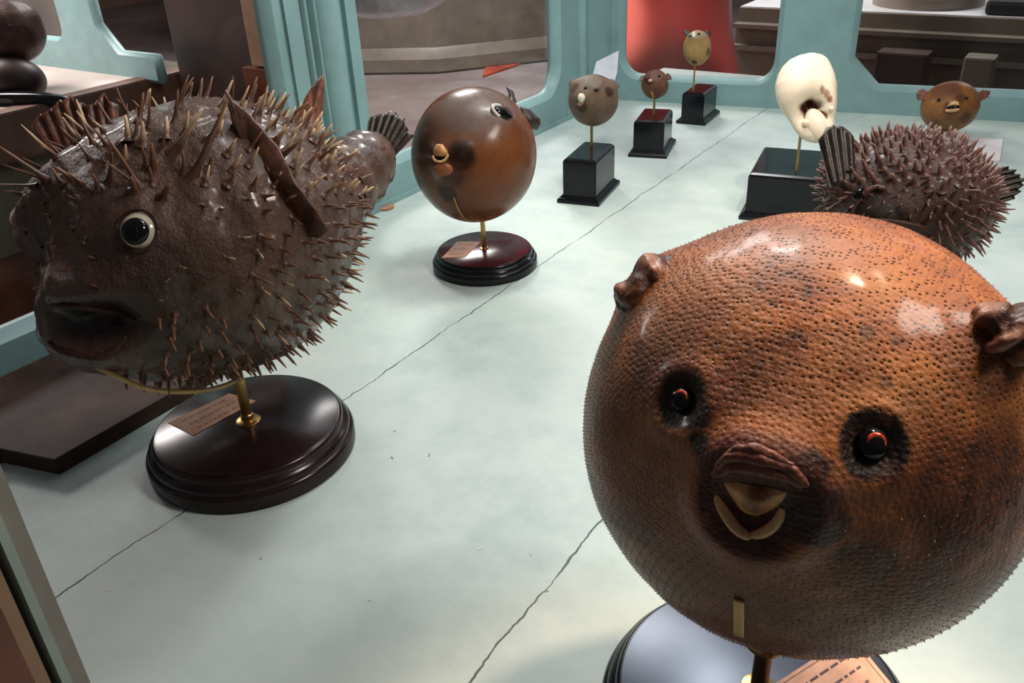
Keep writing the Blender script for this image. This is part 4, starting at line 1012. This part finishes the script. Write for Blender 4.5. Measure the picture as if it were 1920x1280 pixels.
pp, np_ = Gb.hit(1611, 366); ball('eye', pp, 0.0075, EYEB, fg, 3, np_, 0.7)
dg = 0.94
fin('pectoral_fin', at(1580, 348, 0.925), cv(-0.10, 1, -0.05), cv(1, 0.1, 0.1), 0.068, 0.012, 0.0185, FIND, fg, n=4, ragged=0.05, curl=0.03, rip=0.03, thick=0.003, round_=0.22, seed=19)
fin('pectoral_fin', at(1822, 362, 0.98), cv(1, 0.26, 0), cv(-0.25, 1, 0), 0.060, 0.022, 0.019, FIND, fg, n=6, ragged=0.06, curl=0.06, rip=0.05, thick=0.003, round_=0.3, seed=9)
sp = []
G2 = fib(620); G2 = G2 + RNG.normal(size=G2.shape) * 0.02; G2 /= np.linalg.norm(G2, axis=1)[:, None]
for g in G2:
    n_ = _n((g / RG) @ Gb.A); cz_ = n_ @ cv(0, 0, 1); cx_ = n_ @ cv(1, 0, 0); cy_ = n_ @ cv(0, 1, 0)
    if cz_ < -0.45: continue
    p0 = CG + (g * RG * 1.3) @ Gb.A; hh = Gb.t.ray_cast(Vector(p0), Vector(_n(CG - p0)))
    if hh[0] is None: continue
    p = np.array(hh[0])
    face = np.linalg.norm(p - Gb.hit(1670, 415)[0]) < 0.038
    L = (0.010 + 0.005 * RNG.random()) * (0.4 if face else 1.0); r = 0.0017 * (0.6 if face else 1)
    if cy_ > 0.1: r *= 1.6
    d = _n(n_ + cv(0.15 * np.sign(cx_), 0.35 if cy_ > 0 else -0.25, 0) + RNG.normal(size=3) * 0.15)
    sp.append((L * (0.4 + cz_), p, d, L, r, RNG.normal(size=3) * 0.1, 0))
spines(sp, 'spine', fg, [spinemat('purple_brown_thorn', (0.10, 0.045, 0.035), (0.24, 0.125, 0.10))])

# ================================================================== H  small amber fish at the back right, card behind
fH = fl(1768, 262, 0.0); dH = (np.array([fH[0], fH[1], 0.1]) - CAM) @ (-RC[:, 2])
dH = 1.95
CH = at(1781, 200, dH); rH = 51 / F * dH
fH = np.array([CH[0] - 0.006, CH[1], 0.0])
sh = thing('display_stand', tuple(fH), 'thin wire stand with a small dark foot under the small amber fish', 'stand')
lathe('base', [(0.03, 0), (0.03, 0.006), (0.027, 0.009)], tuple(fH), BLACKW, sh, n=32)
rod(fH, 0.008, CH[2] - rH * 0.85, 0.0035, FINM, sh)
tube('prop_stick', [at(1757, 224, dH * 0.975), at(1734, 252, dH * 0.985), fH + np.array([-0.02, 0, 0.008])], 0.003, FIND, sh)
H = Body(CH, [cv(1, 0, 0), cv(0, 0, 1), cv(0, 1, 0)], (rH * 0.99, rH, rH * 0.90), 5)
fh = thing('pufferfish', tuple(CH - np.array([0, 0, rH])), 'small amber puffer fish with fins spread like ears, by the back right pane', 'fish specimen')
H.bump(H.hit(1785, 198)[0], 0.012, 0.009); H.rough(0.0015, 110, 61)
H.stain(H.hit(1775, 165)[0], 0.028, (0.13, 0.045, 0.03), 0.7, 0.8); H.stain(H.hit(1783, 203)[0], 0.013, (0.05, 0.02, 0.015), 0.7, 0.7); H.stain(H.hit(1775, 235)[0], 0.02, (0.28, 0.17, 0.05), 0.6, 0.9)
H.stain(H.hit(1810, 222)[0], 0.014, (0.07, 0.03, 0.02), 0.7, 0.8); H.stain(H.hit(1800, 182)[0], 0.012, (0.09, 0.03, 0.02), 0.7)
H.make('body', SK_AMB, fh); k = dH / F
pp, np_ = H.hit(1788, 196); r_, u_, o_ = basis(np_)
dome('upper_beak', pp, np_, [(-12 * k, -3 * k), (-6 * k, 4 * k), (2 * k, 7 * k), (8 * k, 4 * k), (10 * k, -3 * k), (2 * k, -1 * k)], 0.006, BEAK, fh)
pp2, np2 = H.hit(1786, 206); dome('lower_beak', pp2, np2, ell(12 * k, 4 * k, 14), 0.006, BEAK, fh)
dome('mouth_interior', (pp + pp2) / 2 + np_ * 0.001, np_, ell(11 * k, 4 * k, 14), 0.003, EYEB, fh)
for x, y in ((1760, 188), (1812, 184)):
    pp, np_ = H.hit(x, y); ball('eye', pp, 0.004, EYEB, fh, 2)
fin('pectoral_fin', at(1740, 182, dH), cv(-1, 0.45, 0), cv(0.3, 1, 0), 0.026, 0.008, 0.014, FINR, fh, n=4, thick=0.0025, seed=11)
fin('pectoral_fin', at(1825, 188, dH), cv(1, 0.55, 0), cv(-0.4, 1, 0), 0.040, 0.011, 0.010, FINR, fh, n=4, thick=0.0025, seed=12)
P = [fl(1772, 300), fl(1874, 304), fl(1880, 264), fl(1778, 259)]
bm = bmesh.new(); prism(bm, [(p[0], p[1]) for p in P], 0.0, 0.004)
cd = tag(frombm('label_card', bm, CARD, None, False), 'blank white label card lying on the case floor at the back right', 'card')
# ================================================================== F  near amber fish
HF = 0.038
FF = fl(1422, 1292, HF)
sf = thing('display_stand', (FF[0], FF[1], 0), 'large black turned stand under the near amber fish, at the bottom edge', 'stand')
GLOSSTOP.node_tree.nodes['Principled BSDF'].inputs['Specular Tint'].default_value = (0.70, 0.80, 1.0, 1)
round_base(FF, 0.121, HF, BLACKW, GLOSSTOP, sf)
dF = 0.545
CF = at(1502, 806, dF)
rF = 0.1385
lathe('flange', [(0.013, 0), (0.013, 0.003), (0.008, 0.005)], (FF[0], FF[1], HF), BRASS, sf, n=32)
zc = fl(1430, 1212, 0)  # collar height from its place in view
best = min(np.arange(0.04, 0.2, 0.001), key=lambda z: abs((lambda c_: 640 - F * c_[1] / -c_[2])(RC.T @ (np.array([FF[0], FF[1], z]) - CAM)) - 1208))
rod(FF, HF + 0.004, best, 0.0066, simple('dark_brass', (0.16, 0.09, 0.04), 0.35, 0.8), sf)
lathe('collar', [(0.0065, 0), (0.011, 0.003), (0.0145, 0.006), (0.0145, 0.009), (0.012, 0.0095), (0.008, 0.006), (0.0055, 0.010), (0.0055, 0.022)], (FF[0], FF[1], best - 0.004), BRASS, sf, n=40)
flat_label([(1440, 1290), (1596, 1190), (1690, 1305), (1545, 1420)], HF + 0.001, sf, lines=4, frame=1)
Fb = Body(CF, [cv(1, 0, 0), cv(0, 0, 1), cv(0, 1, 0)], (rF, rF, rF * 0.995), 7)
ff = thing('pufferfish', tuple(CF - np.array([0, 0, rF])), 'large round amber puffer fish with red eyes and an open beak, nearest at right', 'fish specimen')
pm, nm = Fb.hit(1425, 925); pL, nL = Fb.hit(1281, 752); pR, nR = Fb.hit(1632, 835)
rm, um, om = basis(nm, cv(-0.2, 1, 0)); rollu = cv(0.22, 1, 0); rm, um, om = basis(nm, rollu)
KM = (np.linalg.norm(pm - CAM)) / F / 1.02
Fb.bump(pm, 0.032, 0.010); Fb.bump(Fb.hit(1425, 845)[0], 0.018, 0.008); Fb.ring(pm - um * 0.002, 0.030, 0.006, 0.0045)
Fb.bump(pm - um * 0.006, 0.012, -0.008)
for p_, sg_ in ((pL, 0.013), (pR, 0.015)):
    Fb.ring(p_, 0.0175, 0.005, 0.0025); Fb.bump(p_, sg_ * 0.75, -0.004)
Fb.bump(Fb.hit(1325, 828)[0], 0.0045, -0.0035); Fb.bump(Fb.hit(1522, 868)[0], 0.0045, -0.0035)
Fb.bump(Fb.hit(1420, 872)[0], 0.005, 0.005, asp=(rm, 4)); Fb.bump(Fb.hit(1415, 853)[0], 0.0035, -0.003, asp=(rm, 4))
pl1, _q = Fb.hit(1205, 520); pr1, _q = Fb.hit(1880, 640)
Fb.bump(pl1, 0.018, 0.010); Fb.bump(pr1, 0.022, 0.012)
Fb.rough(0.0012, 55, 71); Fb.rough(0.0004, 260, 72)
dk = (0.012, 0.006, 0.004)
H_ = Fb.hit
# broad colour patches of the skin
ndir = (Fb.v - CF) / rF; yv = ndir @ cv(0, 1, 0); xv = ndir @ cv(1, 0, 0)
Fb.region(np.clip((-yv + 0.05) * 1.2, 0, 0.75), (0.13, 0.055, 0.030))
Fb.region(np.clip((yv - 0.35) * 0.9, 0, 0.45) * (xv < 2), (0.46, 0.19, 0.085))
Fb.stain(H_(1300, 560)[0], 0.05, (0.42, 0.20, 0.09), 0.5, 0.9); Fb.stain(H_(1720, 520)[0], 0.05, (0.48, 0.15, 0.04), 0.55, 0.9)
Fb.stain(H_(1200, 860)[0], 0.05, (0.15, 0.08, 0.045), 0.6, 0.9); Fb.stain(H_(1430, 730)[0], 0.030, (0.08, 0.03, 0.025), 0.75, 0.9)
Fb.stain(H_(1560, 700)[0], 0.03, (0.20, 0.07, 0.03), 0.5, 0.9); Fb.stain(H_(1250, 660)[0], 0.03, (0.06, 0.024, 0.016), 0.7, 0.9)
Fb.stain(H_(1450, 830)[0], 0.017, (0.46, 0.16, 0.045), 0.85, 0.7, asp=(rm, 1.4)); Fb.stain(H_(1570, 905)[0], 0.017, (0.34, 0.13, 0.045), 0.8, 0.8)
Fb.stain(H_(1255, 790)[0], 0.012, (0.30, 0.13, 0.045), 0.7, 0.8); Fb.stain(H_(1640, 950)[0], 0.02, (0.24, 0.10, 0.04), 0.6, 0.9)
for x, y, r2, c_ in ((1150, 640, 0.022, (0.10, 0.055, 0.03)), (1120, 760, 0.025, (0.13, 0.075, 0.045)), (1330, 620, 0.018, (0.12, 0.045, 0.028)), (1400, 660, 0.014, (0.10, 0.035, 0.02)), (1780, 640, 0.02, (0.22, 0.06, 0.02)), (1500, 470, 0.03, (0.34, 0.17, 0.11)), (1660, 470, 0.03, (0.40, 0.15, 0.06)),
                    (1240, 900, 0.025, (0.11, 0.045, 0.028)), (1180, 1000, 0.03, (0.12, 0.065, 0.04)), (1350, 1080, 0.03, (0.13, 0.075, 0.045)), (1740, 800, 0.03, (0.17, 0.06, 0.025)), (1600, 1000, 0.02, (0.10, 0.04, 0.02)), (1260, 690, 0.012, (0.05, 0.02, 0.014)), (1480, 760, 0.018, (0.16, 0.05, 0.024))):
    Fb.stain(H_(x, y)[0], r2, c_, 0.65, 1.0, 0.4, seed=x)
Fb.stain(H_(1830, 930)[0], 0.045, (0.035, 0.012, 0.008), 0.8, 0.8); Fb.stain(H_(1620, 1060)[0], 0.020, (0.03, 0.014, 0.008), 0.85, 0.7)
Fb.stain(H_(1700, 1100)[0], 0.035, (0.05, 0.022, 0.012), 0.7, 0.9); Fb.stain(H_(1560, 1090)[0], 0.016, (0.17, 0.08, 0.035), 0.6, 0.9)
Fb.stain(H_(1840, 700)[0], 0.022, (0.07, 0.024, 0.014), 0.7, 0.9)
Fb.stain(H_(1440, 875)[0], 0.016, (0.16, 0.055, 0.040), 0.9, 0.5, asp=(rm, 2.2))
Fb.stain(pm - um * 0.004, 0.030, (0.045, 0.014, 0.009), 0.95, 0.35); Fb.stain(H_(1525, 960)[0], 0.016, (0.022, 0.008, 0.006), 0.95, 0.5)
Fb.stain(H_(1390, 850)[0], 0.010, (0.10, 0.03, 0.025), 0.7, 0.6)
for p_, r2 in ((pL, 0.0155), (pR, 0.0175)): Fb.stain(p_, r2, dk, 1.0, 0.25, 0.12)
Fb.stain(H_(1312, 778)[0], 0.010, dk, 0.95, 0.5); Fb.stain(H_(1325, 828)[0], 0.0065, dk, 0.95, 0.5); Fb.stain(H_(1522, 868)[0], 0.008, dk, 0.9, 0.6)
for x, y, r2 in ((1490, 640, 0.008), (1450, 565, 0.003), (1512, 548, 0.0035), (1420, 715, 0.008), (1660, 718, 0.004), (1625, 625, 0.005), (1655, 890, 0.008), (1680, 640, 0.003)):
    Fb.stain(H_(x, y)[0], r2, (0.040, 0.014, 0.007), 0.8, 0.8, 0.4)
Fb.po = np.clip((yv + 0.12) * 2.6, 0.10, 1) * np.clip(np.linalg.norm(Fb.v - pm, axis=1) / 0.045 - 0.5, 0, 1) * np.clip(np.linalg.norm(Fb.v - pL, axis=1) / 0.02 - 0.6, 0, 1) * np.clip(np.linalg.norm(Fb.v - pR, axis=1) / 0.022 - 0.6, 0, 1)
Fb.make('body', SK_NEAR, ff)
# tiny prickles standing off the skin
PV, PF = [], []
G3 = fib(9000)
for g in G3:
    n_ = g @ Fb.A
    if n_ @ cv(0, 0, 1) < -0.25: continue
    cy_ = n_ @ cv(0, 1, 0); cx_ = n_ @ cv(1, 0, 0)
    if cy_ > -0.1 and n_ @ cv(0, 0, 1) > 0.35 and RNG.random() < 0.75: continue
    p0 = CF + n_ * rF * 1.3; hh = Fb.t.ray_cast(Vector(p0), Vector(-n_))
    if hh[0] is None: continue
    p = np.array(hh[0])
    if min(np.linalg.norm(p - q_) for q_ in (pm, pL, pR)) < 0.036: continue
    L = 0.0013; rr = 0.00035; d = _n(n_ + RNG.normal(size=3) * 0.35); x = _n(np.cross(d, (0.3, 0.5, 0.8))); y = np.cross(d, x); o = len(PV)
    PV += [p - n_ * 0.0003 + x * rr, p - n_ * 0.0003 - x * rr * 0.5 + y * rr * 0.87, p - n_ * 0.0003 - x * rr * 0.5 - y * rr * 0.87, p + d * L]
    PF += [(o, o + 1, o + 3), (o + 1, o + 2, o + 3), (o + 2, o, o + 3)]
pr = mk('prickles', PV, PF, BROWNSP, ff, False); pr['kind'] = 'stuff'
# eyes
for (px, py, r_px, off) in ((1281, 750, 24, (-4, 5)), (1633, 832, 30, (0, -2))):
    p_, n_ = Fb.hit(px, py); n_ = _n(n_ + cv(0, 0, 0.6)); kk = np.linalg.norm(p_ - CAM) / F; R_ = r_px * kk
    e = ball('eye', p_ + n_ * R_ * 0.10, R_, EYEB, ff, 4, n_, 0.75)
    rr, uu, oo = basis(n_)
    ic = p_ + n_ * R_ * 0.84 + rr * off[0] * kk * 0 + uu * 2 * kk
    v = [ic + (rr * math.cos(t) + uu * math.sin(t)) * R_ * 0.48 - oo * R_ * 0.18 for t in np.linspace(-0.6, math.pi + (0.2 if px > 1500 else -0.5), 20)]
    rad = [R_ * 0.17 * math.sin(math.pi * (0.12 + 0.76 * i / 19)) for i in range(20)]
    tube('iris', v, rad, IRIS, e, n=10)
# beak
pm2, _n2 = Fb.hit(1415, 925)
def BP(px, py, out): 
    """a point of the beak: on a plane through the mouth, out metres in front"""
    o_ = pm - om * 0.004; d = ray(px, py); t = ((o_ + om * out - CAM) @ om) / (d @ om); return CAM + d * t
def loc2(px, py): q = BP(px, py, 0.010) - pm; return (q @ rm, q @ um)
out = [(1341, 889), (1365, 882), (1395, 884), (1430, 892), (1465, 899), (1500, 914), (1494, 922), (1478, 936), (1462, 948), (1440, 959), (1420, 966), (1400, 962), (1388, 954), (1375, 936), (1358, 915)]
ol = [loc2(*q_) for q_ in out]; ol2 = []
for i in range(len(ol)):
    a, b2 = ol[i], ol[(i + 1) % len(ol)]
    ol2 += [a, ((a[0] + b2[0]) / 2, (a[1] + b2[1]) / 2)]
BEAKF = skin('stained_beak', [(0.3, (0.52, 0.25, 0.10)), (0.7, (0.74, 0.43, 0.21))], 70, (0.22, 0.4), bscale=90, bstr=0.25)
ub = dome('upper_beak', pm + om * 0.007, om, ol2, 0.009, BEAKF, ff, up=rollu, rings=14, back=0.016, pw=0.9)
spots(ub, [(BP(1422, 925, 0.0195), 0.0062, (0.17, 0.065, 0.028)), (BP(1414, 948, 0.016), 0.0050, (0.15, 0.06, 0.028)), (BP(1365, 886, 0.012), 0.004, (0.20, 0.10, 0.06)), (BP(1450, 897, 0.012), 0.004, (0.26, 0.11, 0.06)), (BP(1490, 917, 0.012), 0.004, (0.22, 0.10, 0.05))])
for half, pts in enumerate([[(1343, 905), (1347, 935), (1360, 962), (1378, 987), (1396, 1001), (1403, 1002)], [(1409, 1002), (1425, 1000), (1445, 990), (1460, 972), (1468, 952)]]):
    C_ = bez([BP(x, y, 0.009 + 0.003 * math.sin(math.pi * i / 5)) for i, (x, y) in enumerate(pts)], 6)
    n_ = len(C_); rad = [0.0027 * (0.25 + 0.75 * math.sin(math.pi * (0.15 + 0.7 * i / n_))) * 1.05 for i in range(n_)]
    tube('lower_beak', C_, rad, BEAK, ff, n=12, flat=1.5, updir=om)
dome('mouth_interior', pm + om * 0.003, om, [((x - 0.0) * 1, y) for x, y in [loc2(*q_) for q_ in ((1345, 900), (1420, 905), (1480, 925), (1462, 965), (1440, 990), (1408, 998), (1375, 980), (1352, 945))]], 0.001, simple('mouth_dark', (0.02, 0.010, 0.006), 0.4), ff, up=rollu, back=0.006)
# wrinkled upper lip folds
LIPF = skin('red_brown_lip', [(0.3, (0.07, 0.020, 0.014)), (0.7, (0.24, 0.085, 0.055))], 60, (0.2, 0.4), bscale=120, bstr=0.7, coat=0.4, stains=False)
lipn = 0
for pts, r0 in (([(1340, 890), (1352, 868), (1372, 856), (1400, 856), (1430, 862), (1465, 872), (1495, 890), (1510, 908)], 0.0036),
                ([(1345, 886), (1378, 873), (1410, 875), (1440, 882), (1472, 891), (1504, 908)], 0.0038),
                ([(1362, 852), (1385, 843), (1420, 846), (1455, 858), (1485, 872)], 0.0030)):
    C_ = []
    for x, y in pts:
        p_, n_ = Fb.hit(x, y); C_.append(p_ + n_ * 0.0002)
    C_ = bez(C_, 12); lf = tube('lip_fold', C_, [r0 * (0.55 + 0.45 * math.sin(math.pi * i / (len(C_) - 1)))  for i in range(len(C_))], LIPF, ff, n=16); jitter(lf, 0.0009, 420, 5); jitter(lf, 0.0005, 1100, 6)
# shrivelled pectoral fin stumps
def stump(px, py, w_, h_, rot, out_, seed, mat):
    p_, n_ = Fb.hit(px, py); dpt = (p_ - CAM) @ (-RC[:, 2]); k = dpt / F
    c_, s_ = math.cos(rot), math.sin(rot)
    e1 = cv(c_, s_, 0); e2 = cv(-s_, c_, 0)
    bb = Body(p_ + n_ * out_, [e1, cv(0, 0, 1), e2], (w_ * k, 0.016, h_ * k), 5)
    a = (bb.v - bb.c) @ e1 / (w_ * k); q2 = (bb.v - bb.c) @ e2
    bb.v = bb.v + bb.n * (0.0028 * np.sin(a * 6.5 + seed))[:, None]
    bb.ridge(0.0075, 95, seed + 3); bb.rough(0.0025, 150, seed); bb.ridge(0.003, 330, seed + 1); bb.rough(0.0007, 800, seed + 2)
    bb.region(np.clip(0.5 - np.sin(a * 6.5 + seed) * 0.9, 0, 0.9), (0.05, 0.018, 0.012))
    return bb.make('pectoral_fin', mat, ff)
FS = skin('shrivelled_fin_skin', [(0.3, (0.10, 0.032, 0.018)), (0.55, (0.28, 0.12, 0.07)), (0.75, (0.42, 0.22, 0.14))], 60, (0.22, 0.45), bscale=110, bstr=0.7, coat=0.3)
stump(1206, 526, 76, 38, 0.75, -0.004, 81, FS); stump(1888, 626, 60, 66, -0.9, -0.002, 84, FS)
# brass strap up the belly
C_ = bez([Fb.hit(1386, y)[0] + Fb.hit(1386, y)[1] * 0.0008 for y in (1122, 1145, 1170, 1188)], 5)
tube('belly_strap', C_, 0.0030, DULLBRASS, sf, n=8, flat=0.35, updir=om)

# ------------------------------------------------------------------ chips of wood and paint on the floor
rg = random.Random(3)
chip = None
CHIPS = ((203, 1106, 1.4, 'brown chip at the lower left, near the end of the long crack'), (900, 1028, 1.2, 'brown chip in the open floor between the oval stand and the near fish'), (489, 1047, 1.0, 'pale chip in front of the oval stand of the big spiny fish'),
         (693, 1125, .9, 'pale chip alone on the floor near the bottom middle'), (1024, 1108, 1.1, 'chip lying against the crack beside the near amber fish'), (740, 808, .9, 'small chip to the right of the oval stand'),
         (735, 858, 1.6, 'long flake right of the oval stand, left one of a close pair'), (805, 853, 1.6, 'long flake right of the oval stand, right one of a close pair'), (590, 508, .9, 'small chip beside the lower right spines of the big spiny fish'),
         (1060, 424, 1.2, 'small chip in front of the nearest small black plinth'), (995, 1040, .8, 'small chip left of the near amber fish, above the crack'), (646, 997, .7, 'tiny dark chip below the right side of the oval stand'))
for (x, y, s, lab) in CHIPS:
    p = fl(x, y, 0)
    a = rg.uniform(0, 3.1); L = 0.0022 * s; w_ = 0.0007 * s
    bm = bmesh.new(); prism(bm, [(-L, -w_ * 0.4), (-L * 0.3, -w_), (L, -w_ * 0.3), (L * 0.8, w_ * 0.6), (-L * 0.5, w_)], 0, 0.0005)
    o = frombm('wood_chip', bm, TAN if rg.random() < 0.5 else IVORY, None, False); o.location = (p[0], p[1], 0.0); o.rotation_euler = (0, 0, a)
    tag(o, lab, 'chip', 'loose chips on the case floor')
